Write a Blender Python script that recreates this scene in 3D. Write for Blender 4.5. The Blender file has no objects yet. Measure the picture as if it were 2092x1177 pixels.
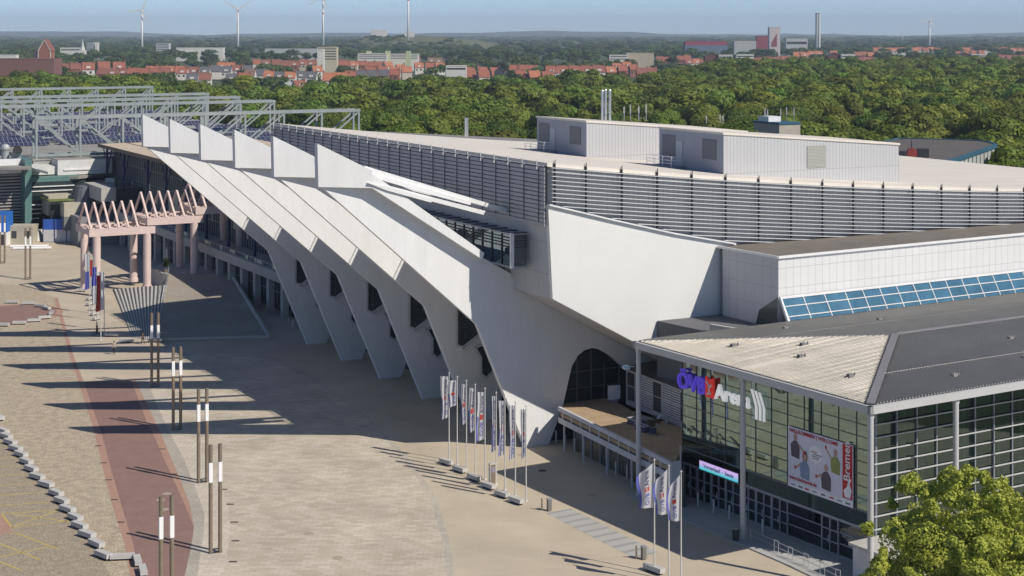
import bpy, math, random
import numpy as np
from mathutils import Vector, Matrix
R=math.radians
scene=bpy.context.scene
C=scene.collection
random.seed(7); rng=np.random.default_rng(7)
# ---------------------------------------------------------------- camera
CAMZ=42.0; F=3300.0; PX=1046.0; HY=65.0
cd=bpy.data.cameras.new("camera"); cam=bpy.data.objects.new("camera",cd); C.objects.link(cam)
cam.location=(0,0,CAMZ); cam.rotation_euler=(R(90),0,0)
cd.sensor_width=36; cd.lens=F/2092*36; cd.shift_y=-(588.5-HY)/2092; cd.clip_start=1; cd.clip_end=60000
scene.camera=cam
# ---------------------------------------------------------------- light
SUN_DIR=Vector((.838,-.546,.925)).normalized()   # towards the sun
el=math.asin(SUN_DIR.z)
w=bpy.data.worlds.new("World"); scene.world=w; w.use_nodes=True
nt=w.node_tree; bg=nt.nodes["Background"]
sky=nt.nodes.new("ShaderNodeTexSky"); sky.sky_type='NISHITA'; sky.sun_disc=False
sky.sun_elevation=el; sky.sun_rotation=math.atan2(SUN_DIR.x,SUN_DIR.y)
sky.air_density=.5; sky.dust_density=.12; sky.ozone_density=4.5; sky.altitude=40
nt.links.new(sky.outputs[0],bg.inputs[0]); bg.inputs[1].default_value=.105
sd=bpy.data.lights.new("sun",'SUN'); so=bpy.data.objects.new("sun",sd); C.objects.link(so)
sd.energy=4.4; sd.angle=R(.5); sd.color=(1,.93,.82)
so.rotation_euler=SUN_DIR.to_track_quat('Z','Y').to_euler(); so.location=(0,0,200)
scene.view_settings.view_transform='Standard'; scene.view_settings.look='None'
scene.view_settings.exposure=0.12; scene.view_settings.gamma=1
scene.cycles.max_bounces=6; scene.cycles.volume_bounces=0; scene.cycles.transparent_max_bounces=12
# ---------------------------------------------------------------- helpers
def W(px,py,z=0.0):
    d=(CAMZ-z)*F/(py-HY); return Vector(((px-PX)*d/F,d,z))
def WD(px,d,z=0.0): return Vector(((px-PX)*d/F,d,z))
class Frame:
    def __init__(s,ox,oy,ax,ay):
        n=math.hypot(ax,ay); s.o=(ox,oy); s.a=(ax/n,ay/n); s.b=(-ay/n,ax/n); s.rot=math.atan2(ay,ax)
    def loc(s,p):      # world -> local
        x=p[0]-s.o[0]; y=p[1]-s.o[1]
        return Vector((x*s.a[0]+y*s.a[1],x*s.b[0]+y*s.b[1],p[2]))
    def world(s,x,y,z=0): return Vector((s.o[0]+x*s.a[0]+y*s.b[0],s.o[1]+x*s.a[1]+y*s.b[1],z))
    def hy(s,px,py,c):  # plane y=c -> (x,z)
        k=(px-PX)/F; X0=s.o[0]+c*s.b[0]; Y0=s.o[1]+c*s.b[1]
        x=(k*Y0-X0)/(s.a[0]-k*s.a[1]); d=Y0+x*s.a[1]; return x,CAMZ-(py-HY)*d/F
    def hx(s,px,py,c):  # plane x=c -> (y,z)
        k=(px-PX)/F; X0=s.o[0]+c*s.a[0]; Y0=s.o[1]+c*s.a[1]
        y=(k*Y0-X0)/(s.b[0]-k*s.b[1]); d=Y0+y*s.b[1]; return y,CAMZ-(py-HY)*d/F
    def g(s,px,py,z=0): return s.loc(W(px,py,z))
HALL=Frame(2.7,163.8,.882,.472)      # x = into the hall (t), y = along the row of fins (u)
FOY=Frame(11.36,145.9,.85,.526)      # x = along the side of the foyer, y = away along its front

def tag(o,label=None,cat=None,group=None,kind=None):
    if label:
        o['label']=label
        if len(label.split())>16: print('LONG',len(label.split()),label)
    if cat: o['category']=cat
    if group: o['group']=group
    if kind: o['kind']=kind
    return o
def thing(name,label,cat,loc=(0,0,0),rotz=0,group=None,kind=None):
    o=bpy.data.objects.new(name,None); C.objects.link(o); o.location=loc; o.rotation_euler=(0,0,rotz)
    o.empty_display_size=.2
    return tag(o,label,cat,group,kind)
class MB:
    def __init__(s): s.v=[]; s.f=[]; s.m=[]
    def _add(s,vs,fs,mi=0):
        n=len(s.v); s.v+= [tuple(p) for p in vs]; s.f+=[tuple(n+i for i in q) for q in fs]; s.m+=[mi]*len(fs); return s
    def box(s,x0,x1,y0,y1,z0,z1,mi=0):
        return s._add([(x0,y0,z0),(x1,y0,z0),(x1,y1,z0),(x0,y1,z0),(x0,y0,z1),(x1,y0,z1),(x1,y1,z1),(x0,y1,z1)],
            [(0,3,2,1),(4,5,6,7),(0,1,5,4),(1,2,6,5),(2,3,7,6),(3,0,4,7)],mi)
    def poly(s,pts,mi=0): return s._add(pts,[tuple(range(len(pts)))],mi)
    def prism(s,pts,vec,mi=0):   # closed polygon swept along vec
        n=len(pts); v=Vector(vec); P=[Vector(p) for p in pts]
        nr=Vector((0,0,0))
        for i in range(n):
            a,b=P[i],P[(i+1)%n]; nr+=a.cross(b)
        if nr.dot(v)>0: P=P[::-1]
        Q=[p+v for p in P]
        fs=[tuple(range(n)),tuple(range(2*n-1,n-1,-1))]+[(i,n+i,n+(i+1)%n,(i+1)%n) for i in range(n)]
        return s._add(P+Q,[fs[0],fs[1]]+fs[2:],mi)
    def bar(s,p,q,w,h,mi=0,up=(0,0,1)):
        p=Vector(p);q=Vector(q);d=(q-p).normalized();u=Vector(up)
        if abs(d.dot(u))>.98: u=Vector((0,1,0))
        a=d.cross(u).normalized()*w/2; b=a.cross(d).normalized()*h/2
        vs=[p-a-b,p+a-b,p+a+b,p-a+b,q-a-b,q+a-b,q+a+b,q-a+b]
        return s._add(vs,[(0,1,2,3),(7,6,5,4),(0,4,5,1),(1,5,6,2),(2,6,7,3),(3,7,4,0)],mi)
    def cyl(s,p,q,r0,r1=None,n=12,mi=0,cap=True):
        r1=r0 if r1 is None else r1
        p=Vector(p);q=Vector(q);d=(q-p).normalized();u=Vector((0,0,1)) if abs(d.z)<.95 else Vector((1,0,0))
        a=d.cross(u).normalized(); b=d.cross(a)
        vs=[]
        for c,r in((p,r0),(q,r1)):
            for i in range(n):
                t=2*math.pi*i/n; vs.append(c+a*(r*math.cos(t))+b*(r*math.sin(t)))
        fs=[(i,(i+1)%n,n+(i+1)%n,n+i) for i in range(n)]
        if cap: fs+=[tuple(range(n-1,-1,-1)),tuple(range(n,2*n))]
        return s._add(vs,fs,mi)
    def ball(s,c,r,n=10,m=6,mi=0,sc=(1,1,1)):
        vs=[];fs=[]
        for j in range(m+1):
            ph=math.pi*j/m
            for i in range(n):
                t=2*math.pi*i/n; vs.append((c[0]+r*sc[0]*math.sin(ph)*math.cos(t),c[1]+r*sc[1]*math.sin(ph)*math.sin(t),c[2]+r*sc[2]*math.cos(ph)))
        for j in range(m):
            for i in range(n): fs.append((j*n+i,(j+1)*n+i,(j+1)*n+(i+1)%n,j*n+(i+1)%n))
        return s._add(vs,fs,mi)
    def build(s,name,mats,parent=None,loc=None,smooth=False):
        me=bpy.data.meshes.new(name); me.from_pydata(s.v,[],s.f)
        if not isinstance(mats,(list,tuple)): mats=[mats]
        for m in mats: me.materials.append(m)
        if len(mats)>1: me.polygons.foreach_set('material_index',s.m)
        if smooth: me.polygons.foreach_set('use_smooth',[True]*len(s.f))
        me.update()
        o=bpy.data.objects.new(name,me); C.objects.link(o)
        if parent: o.parent=parent
        if loc is not None: o.location=loc
        return o
def kids(o): return [c for c in bpy.data.objects if c.parent==o]
def dup(root,loc,rotz=None,label=None,group=None,scale=None,tree=None):
    t=tree or get_tree(root)
    def rec(node,parent):
        o,ch=node; c=o.copy(); C.objects.link(c)
        if parent: c.parent=parent
        for n in ch: rec(n,c)
        return c
    r=rec(t,None); r.location=loc
    if rotz is not None: r.rotation_euler=(0,0,rotz)
    if label: r['label']=label
    if group: r['group']=group
    if scale: r.scale=scale if isinstance(scale,(tuple,list)) else (scale,)*3
    return r
def get_tree(o): return (o,[get_tree(c) for c in kids(o)])
# ---------------------------------------------------------------- materials
MT={}
def mat(name,col,rough=.7,metal=0.0,var=.12,vs=.5,bump=0,bs=8,col2=None,spec=.5,stretch=(1,1,1),tintobj=0,fine=0):
    if name in MT: return MT[name]
    m=bpy.data.materials.new(name); m.use_nodes=True; n=m.node_tree; L=n.links; b=n.nodes['Principled BSDF']
    b.inputs['Roughness'].default_value=rough; b.inputs['Metallic'].default_value=metal
    b.inputs['Specular IOR Level'].default_value=spec
    tc=n.nodes.new('ShaderNodeTexCoord'); mp=n.nodes.new('ShaderNodeMapping'); mp.inputs['Scale'].default_value=stretch
    L.new(tc.outputs['Object'],mp.inputs[0])
    nz=n.nodes.new('ShaderNodeTexNoise'); nz.inputs['Scale'].default_value=vs; nz.inputs['Detail'].default_value=6; nz.inputs['Roughness'].default_value=.65
    L.new(mp.outputs[0],nz.inputs['Vector'])
    cr=n.nodes.new('ShaderNodeValToRGB'); c2=col2 or tuple(c*(1-var) for c in col); c1=col if col2 else tuple(min(1,c*(1+var)) for c in col)
    cr.color_ramp.elements[0].position=.3; cr.color_ramp.elements[1].position=.7
    cr.color_ramp.elements[0].color=(*c2,1); cr.color_ramp.elements[1].color=(*c1,1)
    L.new(nz.outputs['Fac'],cr.inputs[0]); out=cr.outputs[0]
    if fine:
        n2=n.nodes.new('ShaderNodeTexNoise'); n2.inputs['Scale'].default_value=bs; n2.inputs['Detail'].default_value=3
        L.new(mp.outputs[0],n2.inputs['Vector']); mx=n.nodes.new('ShaderNodeMix'); mx.data_type='RGBA'; mx.blend_type='MULTIPLY'
        mr=n.nodes.new('ShaderNodeMapRange'); mr.inputs[1].default_value=.3; mr.inputs[2].default_value=.7; mr.inputs[3].default_value=1-fine; mr.inputs[4].default_value=1+fine
        L.new(n2.outputs['Fac'],mr.inputs[0]); mx.inputs[0].default_value=1
        L.new(out,mx.inputs[6]); L.new(mr.outputs[0],mx.inputs[7]); out=mx.outputs[2]
    if tintobj:
        oi=n.nodes.new('ShaderNodeObjectInfo'); hs=n.nodes.new('ShaderNodeHueSaturation')
        m1=n.nodes.new('ShaderNodeMapRange'); m1.inputs[3].default_value=.5-tintobj*.12; m1.inputs[4].default_value=.5+tintobj*.05
        m2=n.nodes.new('ShaderNodeMapRange'); m2.inputs[3].default_value=1-tintobj; m2.inputs[4].default_value=1+tintobj
        wn=n.nodes.new('ShaderNodeTexWhiteNoise'); wn.noise_dimensions='1D'; L.new(oi.outputs['Random'],wn.inputs['W'])
        L.new(oi.outputs['Random'],m1.inputs[0]); L.new(wn.outputs['Value'],m2.inputs[0])
        L.new(m1.outputs[0],hs.inputs['Hue']); L.new(m2.outputs[0],hs.inputs['Value']); L.new(out,hs.inputs['Color']); out=hs.outputs[0]
    L.new(out,b.inputs['Base Color'])
    if bump:
        n2=n.nodes.new('ShaderNodeTexNoise'); n2.inputs['Scale'].default_value=bs; n2.inputs['Detail'].default_value=4
        L.new(mp.outputs[0],n2.inputs['Vector']); bp=n.nodes.new('ShaderNodeBump'); bp.inputs['Strength'].default_value=bump; bp.inputs['Distance'].default_value=.05
        L.new(n2.outputs['Fac'],bp.inputs['Height']); L.new(bp.outputs[0],b.inputs['Normal'])
    MT[name]=m; return m
def panel_mat(name,col,axes,bw,bh,mortar=.02,mcol=None,rough=.5,var=.05,offset=0,metal=0,ribs=0,cols2=None,bumpr=.4,blotch=.0):
    """cladding / paving: brick texture laid over two object axes"""
    if name in MT: return MT[name]
    m=bpy.data.materials.new(name); m.use_nodes=True; n=m.node_tree; L=n.links; b=n.nodes['Principled BSDF']
    b.inputs['Roughness'].default_value=rough; b.inputs['Metallic'].default_value=metal
    tc=n.nodes.new('ShaderNodeTexCoord'); sx=n.nodes.new('ShaderNodeSeparateXYZ'); cb=n.nodes.new('ShaderNodeCombineXYZ')
    L.new(tc.outputs['Object'],sx.inputs[0]); L.new(sx.outputs[axes[0]],cb.inputs[0]); L.new(sx.outputs[axes[1]],cb.inputs[1])
    br=n.nodes.new('ShaderNodeTexBrick'); br.offset=offset; br.squash=1
    br.inputs['Scale'].default_value=1; br.inputs['Brick Width'].default_value=bw; br.inputs['Row Height'].default_value=bh
    br.inputs['Mortar Size'].default_value=mortar; br.inputs['Mortar Smooth'].default_value=.1
    c2=cols2 or tuple(c*(1-var) for c in col)
    br.inputs['Color1'].default_value=(*col,1); br.inputs['Color2'].default_value=(*c2,1)
    mc=mcol or tuple(c*.6 for c in col); br.inputs['Mortar'].default_value=(*mc,1)
    L.new(cb.outputs[0],br.inputs['Vector'])
    nz=n.nodes.new('ShaderNodeTexNoise'); nz.inputs['Scale'].default_value=.18; nz.inputs['Detail'].default_value=8; L.new(tc.outputs['Object'],nz.inputs['Vector'])
    mr=n.nodes.new('ShaderNodeMapRange'); mr.inputs[1].default_value=.3; mr.inputs[2].default_value=.7; v=max(var,blotch); mr.inputs[3].default_value=1-v; mr.inputs[4].default_value=1+v
    L.new(nz.outputs['Fac'],mr.inputs[0]); mx=n.nodes.new('ShaderNodeMix'); mx.data_type='RGBA'; mx.blend_type='MULTIPLY'; mx.inputs[0].default_value=1
    L.new(br.outputs['Color'],mx.inputs[6]); L.new(mr.outputs[0],mx.inputs[7]); L.new(mx.outputs[2],b.inputs['Base Color'])
    if ribs:
        wv=n.nodes.new('ShaderNodeTexWave'); wv.wave_profile='SIN'; wv.inputs['Scale'].default_value=ribs; wv.bands_direction='X'
        L.new(cb.outputs[0],wv.inputs['Vector']); bp=n.nodes.new('ShaderNodeBump'); bp.inputs['Strength'].default_value=bumpr; bp.inputs['Distance'].default_value=.05
        L.new(wv.outputs['Fac'],bp.inputs['Height']); L.new(bp.outputs[0],b.inputs['Normal'])
    MT[name]=m; return m
def glass_mat(name,tint,refl=.2,dark=.35,rough=.02):
    if name in MT: return MT[name]
    m=bpy.data.materials.new(name); m.use_nodes=True; n=m.node_tree; L=n.links; n.nodes.remove(n.nodes['Principled BSDF'])
    out=n.nodes['Material Output']; tr=n.nodes.new('ShaderNodeBsdfTransparent'); tr.inputs[0].default_value=(*[t*dark for t in tint],1)
    gl=n.nodes.new('ShaderNodeBsdfGlossy'); gl.inputs[0].default_value=(*tint,1); gl.inputs['Roughness'].default_value=rough
    lw=n.nodes.new('ShaderNodeLayerWeight'); lw.inputs[0].default_value=.35
    mr=n.nodes.new('ShaderNodeMapRange'); mr.inputs[3].default_value=refl; mr.inputs[4].default_value=min(1,refl+.6)
    L.new(lw.outputs['Facing'],mr.inputs[0])
    nz=n.nodes.new('ShaderNodeTexNoise'); nz.inputs['Scale'].default_value=.35; tc=n.nodes.new('ShaderNodeTexCoord'); L.new(tc.outputs['Object'],nz.inputs['Vector'])
    bp=n.nodes.new('ShaderNodeBump'); bp.inputs['Strength'].default_value=.12; bp.inputs['Distance'].default_value=.06; L.new(nz.outputs['Fac'],bp.inputs['Height']); L.new(bp.outputs[0],gl.inputs['Normal'])
    mx=n.nodes.new('ShaderNodeMixShader'); L.new(mr.outputs[0],mx.inputs[0]); L.new(tr.outputs[0],mx.inputs[1]); L.new(gl.outputs[0],mx.inputs[2]); L.new(mx.outputs[0],out.inputs[0])
    MT[name]=m; return m
def emis(name,col,s=1):
    m=mat(name,col); b=m.node_tree.nodes['Principled BSDF']; b.inputs['Emission Color'].default_value=(*col,1); b.inputs['Emission Strength'].default_value=s; return m
def leaf_mat(name,c1,c2,tint=.2,attr=False,scale=.25):
    m=mat(name,c1,rough=.6,vs=scale,col2=c2,tintobj=0 if attr else tint)
    n=m.node_tree; b=n.nodes['Principled BSDF']; b.inputs['Specular IOR Level'].default_value=.25
    src=b.inputs['Base Color'].links[0].from_socket
    if attr:
        at=n.nodes.new('ShaderNodeAttribute'); at.attribute_name='tint'; mx=n.nodes.new('ShaderNodeMix'); mx.data_type='RGBA'; mx.blend_type='MULTIPLY'; mx.inputs[0].default_value=1
        n.links.new(src,mx.inputs[6]); n.links.new(at.outputs['Color'],mx.inputs[7]); n.links.new(mx.outputs[2],b.inputs['Base Color']); src=mx.outputs[2]
    tl=n.nodes.new('ShaderNodeBsdfTranslucent'); ms=n.nodes.new('ShaderNodeMixShader'); ms.inputs[0].default_value=.3
    n.links.new(src,tl.inputs[0]); n.links.new(b.outputs[0],ms.inputs[1]); n.links.new(tl.outputs[0],ms.inputs[2]); n.links.new(ms.outputs[0],n.nodes['Material Output'].inputs[0])
    return m
concrete_white=mat('painted_concrete',(.69,.69,.69),.75,vs=.5,var=.05,stretch=(1.2,1.2,.25),bump=.1,bs=3,fine=.025)
concrete=mat('concrete',(.40,.39,.37),.85,var=.14,vs=1.5,bump=.2)
concrete_lt=mat('pale_concrete',(.46,.45,.42),.85,var=.12,vs=1.2,bump=.2)
alu=mat('aluminium_slats',(.72,.72,.72),.42,.35,.06,vs=2)
dark_metal=mat('dark_steel',(.05,.05,.055),.5,.4,.1)
grey_metal=mat('grey_steel',(.30,.32,.36),.5,.3,.08)
truss_grey=mat('truss_paint',(.27,.305,.305),.55,.1,.1)
white_metal=mat('white_steel',(.72,.72,.72),.5,.1,.06)
blue_steel=mat('blue_steel',(.02,.03,.10),.5,.2,.1)
bronze=mat('bronze_column',(.24,.19,.14),.45,.25,.12,vs=1.5)
pink=mat('pink_concrete',(.63,.50,.46),.8,var=.08,vs=.8,bump=.1)
teal=panel_mat('teal_cladding',(.10,.20,.19),(0,2),2.4,.6,.03)
black=mat('black_interior',(.012,.013,.016),.8)
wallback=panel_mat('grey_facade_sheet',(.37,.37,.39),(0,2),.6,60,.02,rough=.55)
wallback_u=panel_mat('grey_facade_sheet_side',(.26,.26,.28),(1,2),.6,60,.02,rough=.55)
# ================================================================ ground
def sheet(name,pts,m,z,label=None,cat=None,kind='structure'):
    b=MB(); b.poly([(p[0],p[1],0) for p in pts]); o=b.build(name,m); o.location=(0,0,z)
    me=o.data
    if me.polygons[0].normal.z<0: me.flip_normals()
    return tag(o,label,cat,kind=kind)
grass_mat=mat('far_ground',(.075,.10,.035),.95,var=.3,vs=.01,col2=(.04,.06,.02))
g=MB()
# one terrain sheet: flat, rising to low hills at the horizon and to the landfill hill
nx,ny=61,64
ys=np.concatenate([np.linspace(-400,4200,24),np.linspace(4700,15000,40)])
def terr(x,y):
    z=0.0
    if y>9500:
        z=(22+16*math.sin(x*.0011+1.3)+9*math.sin(x*.0031+.4)+5*math.sin(x*.0083)+.004*max(0,-x))*min(1,(y-9500)/2500)
        z=max(z,8)+4*math.sin(x*.017+y*.003)
    return z-.6
xs=np.linspace(-9000,9000,nx)
vs=[(float(x),float(y),terr(x,y)) for y in ys for x in xs]
fs=[(j*nx+i,j*nx+i+1,(j+1)*nx+i+1,(j+1)*nx+i) for j in range(len(ys)-1) for i in range(nx-1)]
g._add(vs,fs); tag(g.build('ground',grass_mat,smooth=True),kind='structure')

plaza_mat=panel_mat('plaza_paving',(.485,.415,.315),(0,1),.8,.4,.010,mcol=(.41,.35,.265),rough=.85,var=.07,offset=.5,cols2=(.465,.395,.30),blotch=.10)
paver_mat=panel_mat('plaza_slabs',(.53,.475,.39),(0,1),.95,.5,.022,mcol=(.38,.33,.26),rough=.85,var=.1,offset=.5,cols2=(.43,.37,.285),blotch=.14)
cobble_mat=mat('cobblestones',(.50,.42,.30),.9,vs=1.1,col2=(.30,.245,.18),fine=.38,bs=6,bump=.6)
park_mat=mat('worn_cobbles',(.37,.31,.225),.9,vs=1.3,col2=(.26,.215,.16),fine=.38,bs=6,bump=.6)
red_mat=mat('red_asphalt',(.27,.165,.14),.9,vs=.7,col2=(.22,.13,.11),fine=.12,bs=7)
pinkb_mat=mat('pink_paving',(.42,.26,.19),.9,vs=1.6,col2=(.33,.20,.15),fine=.1)
cream_mat=panel_mat('cream_slabs',(.56,.50,.41),(0,1),1.0,.6,.02,rough=.85,var=.1,offset=.5,cols2=(.48,.43,.35))
greyb_mat=panel_mat('grey_slabs',(.42,.38,.32),(0,1),.5,.5,.02,rough=.85,var=.12,offset=.5)
gravel_mat=mat('yard_asphalt',(.20,.20,.20),.9,var=.15,vs=.3,fine=.1)
def E(l,z=0): return [W(x,y,0) for x,y in l]
sheet('plaza',[(-175,96),(75,96),(95,330),(-175,330)],plaza_mat,-.3)
bpy.data.objects['plaza'].location.z=0
sheet('yard',[(-420,330),(260,330),(260,560),(-420,560)],gravel_mat,0.0)
redL=[(171,780),(176,800),(206,873),(201+4,886),(227.5,961),(251.6,1044),(276,1119),(282,1190)]
redL=[(171,780),(188,830),(206,880),(227.5,961),(251.6,1044),(272,1110),(287,1190)]
redR=[(268,777),(284,820),(300,862),(316,894),(337,942),(359,990),(385,1049),(395.6,1076),(395,1089),(388,1130),(374,1190)]
sheet('cobbled_square',E([(-260,1190),(-260,560),(60,585),(110,608),(126,667),(142,726),(158,774),(176,830),(192,880),(211,961),(233,1044),(254,1110),(268,1190)]),cobble_mat,.004)
pinkL=[(110,608),(126,667),(142,726),(158,774),(176,830),(192,880),(211,961),(233,1044),(254,1110),(268,1190)]
pinkL2=[(118,608),(134,667),(150,726),(171,780),(188,830),(206,880),(227.5,961),(251.6,1044),(272,1110),(287,1190)]
sheet('pink_kerb_band',E(pinkL+pinkL2[::-1]),pinkb_mat,.008)
sheet('red_road',E(redL+redR[::-1]),red_mat,.012)
pr2=[(396,1074),(388,1030),(366,975),(352,942),(332,894),(312,850),(290,805),(276,775),(268,777)]
sheet('pink_road_edge',E(redR[:8]+pr2),pinkb_mat,.016)
gr=[(276,775),(290,805),(312,850),(332,894),(352,942),(366,975),(388,1030),(396,1074),(395,1089),(388,1130),(374,1190),(401,1190),(416,1089),(417.6,1049),(399,996),(372,930),(350,891),(335,860),(318,820),(300,775)]
sheet('grey_paved_band',E(gr),greyb_mat,.010)
creamR=[(455,1190),(466,1116),(470,1076),(466,1036),(455,996),(425,940),(396,899),(375,860),(350,815),(330,775)]
sheet('cream_paved_band',E([(300,775),(318,820),(335,860),(350,891),(372,930),(399,996),(417.6,1049),(416,1089),(401,1190)]+creamR),cream_mat,.006)
arc=[(913,1190),(911,1150),(903,1100),(880,1020),(845,965),(800,910),(745,855),(690,810),(620,765),(540,725)]
sheet('slab_paved_square',E([(455,1190),(466,1116),(470,1076),(466,1036),(455,996),(425,940),(396,899),(375,860),(350,815),(330,775),(320,730),(330,712)]+arc[::-1]),paver_mat,.003)
arc2=[(x+9+(y-700)*.012,y) for x,y in arc]
sheet('slab_border',E(arc+arc2[::-1]),panel_mat('border_slabs',(.46,.42,.35),(0,1),.6,.6,.02,mcol=(.33,.3,.24),var=.15,rough=.85),.007)
sheet('parking_ground',E([(-200,1190),(-200,880),(5,885),(60,955),(115,1015),(165,1080),(205,1140),(235,1190)]),park_mat,.008)
yel=mat('yellow_paint',(.62,.45,.07),.7,vs=6,col2=(.45,.34,.12))
ylines=[((0,936),(44,933)),((0,954),(44,952)),((0,971),(52,969)),((-5,992),(85,986)),((-10,1013),(90,1006)),((-12,1034),(115,1025)),((0,1050),(125,1042)),((4,1051),(24,1077)),((24,1077),(128,1040)),((24,1077),(142,1064)),((24,1050),(142,1066)),((20,1091),(32,1089)),((32,1089),(118,1122)),((0,1138),(95,1118)),((0,1111),(80,1143)),((0,1148),(44,1166))]
for (a,b) in ylines:
    A=W(*a);B=W(*b);d=(B-A).normalized();nn=Vector((-d.y,d.x,0))*.07
    sheet('road_marking',[A-nn,B-nn,B+nn,A+nn],yel,.012)
sheet('pink_corner_paving',E([(-60,1050),(4,1051),(27,1088),(14,1089),(-60,1120)]),pinkb_mat,.010)
# round red bed
cc=W(15,643)
sheet('round_red_bed',[(cc.x+6.9*math.cos(t),cc.y+13.5*math.sin(t)*.62,0) for t in np.linspace(0,2*math.pi,48,endpoint=False)],red_mat,.012)
sheet('round_bed_border',[(cc.x+7.9*math.cos(t),cc.y+9.3*math.sin(t),0) for t in np.linspace(0,2*math.pi,48,endpoint=False)],pinkb_mat,.009)
ramp_mat=panel_mat('striped_ramp_paving',(.42,.41,.39),(0,1),60,1.5,.25,mcol=(.30,.30,.29),rough=.7)
o=sheet('striped_paving',[FOY.loc(W(*p)) for p in [(1116,1048.5),(1167,1039),(1345,1129),(1294,1140)]],ramp_mat,.008)
o.location=(FOY.o[0],FOY.o[1],.008); o.rotation_euler=(0,0,FOY.rot)
side_mat=panel_mat('grey_pavement_slabs',(.42,.42,.41),(0,1),.6,.6,.015,rough=.8,var=.06)
b=MB(); pv=[FOY.loc(W(*p)) for p in [(1280,1012),(1370,1052),(1440,1082),(1507,1112),(1600,1152),(1690,1195),(1800,1195),(1745,1130),(1396,1005)]]
b.prism([(p.x,p.y,.005) for p in pv],(0,0,.10)); o=b.build('pavement',side_mat); o.location=(FOY.o[0],FOY.o[1],0); o.rotation_euler=(0,0,FOY.rot); tag(o,kind='structure')
# ================================================================ arena
AR=thing('arena_building','huge white concrete arena with six leaning concrete frames and a sagging louvred roof','arena',(HALL.o[0],HALL.o[1],0),HALL.rot)
def zr(t): return 29.0-.113*t+.0005*t*t
TS=[-3.4+i*(91+3.4)/40 for i in range(41)]
conc_roof=mat('roof_membrane',(.66,.61,.545),.8,vs=.5,var=.08,fine=.05,bs=1.2,stretch=(.12,1,1))
# hall body (gable profile swept along the hall)
gp=[(-3.4,25.3),(4,23.5),(11,21.8),(18.5,20.3),(30,18.6),(50,16.5),(91,15),(91,0),(2.2,0),(2.2,8.2),(-2.9,16.2)]
gp=[(-3.4,25.3),(4,23.4),(11,21.7),(18.5,20.2),(30,18.6),(50,16.5),(91,15),(91,0),(21,0),(21,3.0),(11.2,8.7),(-2.9,16.3)]
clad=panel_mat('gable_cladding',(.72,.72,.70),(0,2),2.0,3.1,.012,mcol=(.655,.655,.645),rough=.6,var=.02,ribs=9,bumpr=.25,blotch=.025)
cladl=panel_mat('gable_cladding_shaded',(.50,.50,.52),(1,2),2.6,3.1,.03,mcol=(.3,.3,.32),rough=.55,var=.04)  # gable white darkened, so the flank's shade sits in the colour
b=MB(); b.prism([(t,-8.0,z) for t,z in gp],(0,.5,0)); b.build('gable_wall',clad,AR)
b=MB(); b.prism([(t+.05,-7.5,z-.06) for t,z in gp],(0,7.4,0)); b.build('stair_tower',cladl,AR)
hb=[(-3.35,25.2),(30,22),(91,18),(91,0),(3,0),(3,7),(-1,9),(-3.3,12.5),(-3.3,16)]
b=MB(); b.prism([(t,-.1,z) for t,z in [(-3.2,24.5),(20,17),(90,14),(90,0),(22,0),(11.2,9.0),(-3.2,17.4)]],(0,69,0)); b.build('hall_wall',cladl,AR)
# white coping along the gable
b=MB()
for i in range(3):
    b.bar((gp[i][0],-8.05,gp[i][1]+.1),(gp[i+1][0],-8.05,gp[i+1][1]+.1),.5,.16)
b.build('coping',white_metal,AR)
# underside / ambulatory wall between frames
b=MB(); b.prism([(t,1.2,z) for t,z in [(-7.2,19.8),(11,9.4),(14,7.6),(14,0),(4.2,0),(4.2,12.3),(-7.2,18.9)]],(0,59.8,0))
b.build('tribune_underside',concrete_white,AR)
b=MB(); b.box(3.6,4.15,.9,60.6,.05,6.4); b.build('ground_floor_glazing',mat('shade_glass',(.03,.045,.045),.15,var=.3),AR)
# louvre box roof
def roofbox():
    b=MB(); y0,y1=-7.8,69.5
    for i in range(40):
        a,c=TS[i],TS[i+1]
        b.poly([(a,y0,zr(a)),(c,y0,zr(c)),(c,y1,zr(c)),(a,y1,zr(a))])
        b.poly([(a,y0,zr(a)-.35),(c,y0,zr(c)-.35),(c,y0,zr(c)),(a,y0,zr(a))]); b.poly([(a,y1,zr(a)-.35),(a,y1,zr(a)),(c,y1,zr(c)),(c,y1,zr(c)-.35)])
    a=TS[0]; b.poly([(a,y0,zr(a)-.35),(a,y0,zr(a)),(a,y1,zr(a)),(a,y1,zr(a)-.35)])
    a=TS[-1]; b.poly([(a,y0,zr(a)-.35),(a,y1,zr(a)-.35),(a,y1,zr(a)),(a,y0,zr(a))])
    b.build('roof',conc_roof,AR)
roofbox()
def gz(t):
    for i in range(len(gp)-1):
        if gp[i][0]<=t<=gp[i+1][0]:
            f=(t-gp[i][0])/(gp[i+1][0]-gp[i][0]); return gp[i][1]*(1-f)+gp[i+1][1]*f
    return 15
def fascia(name,m,yo,y1,inset=.25):
    b=MB()
    for i in range(40):
        a,c=TS[i],TS[i+1]; a=max(a,-3.4+inset)
        b.poly([(a,yo,gz(a)-.4),(c,yo,gz(c)-.4),(c,yo,zr(c)-.3),(a,yo,zr(a)-.3)])
    return b.build(name,m,AR)
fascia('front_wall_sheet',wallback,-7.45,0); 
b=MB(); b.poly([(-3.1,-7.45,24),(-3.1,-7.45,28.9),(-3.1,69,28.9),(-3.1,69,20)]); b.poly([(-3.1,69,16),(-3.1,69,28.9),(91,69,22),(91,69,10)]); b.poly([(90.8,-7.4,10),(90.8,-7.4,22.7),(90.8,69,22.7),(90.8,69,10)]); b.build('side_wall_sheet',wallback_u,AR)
slat=MB(); SP=.405
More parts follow.
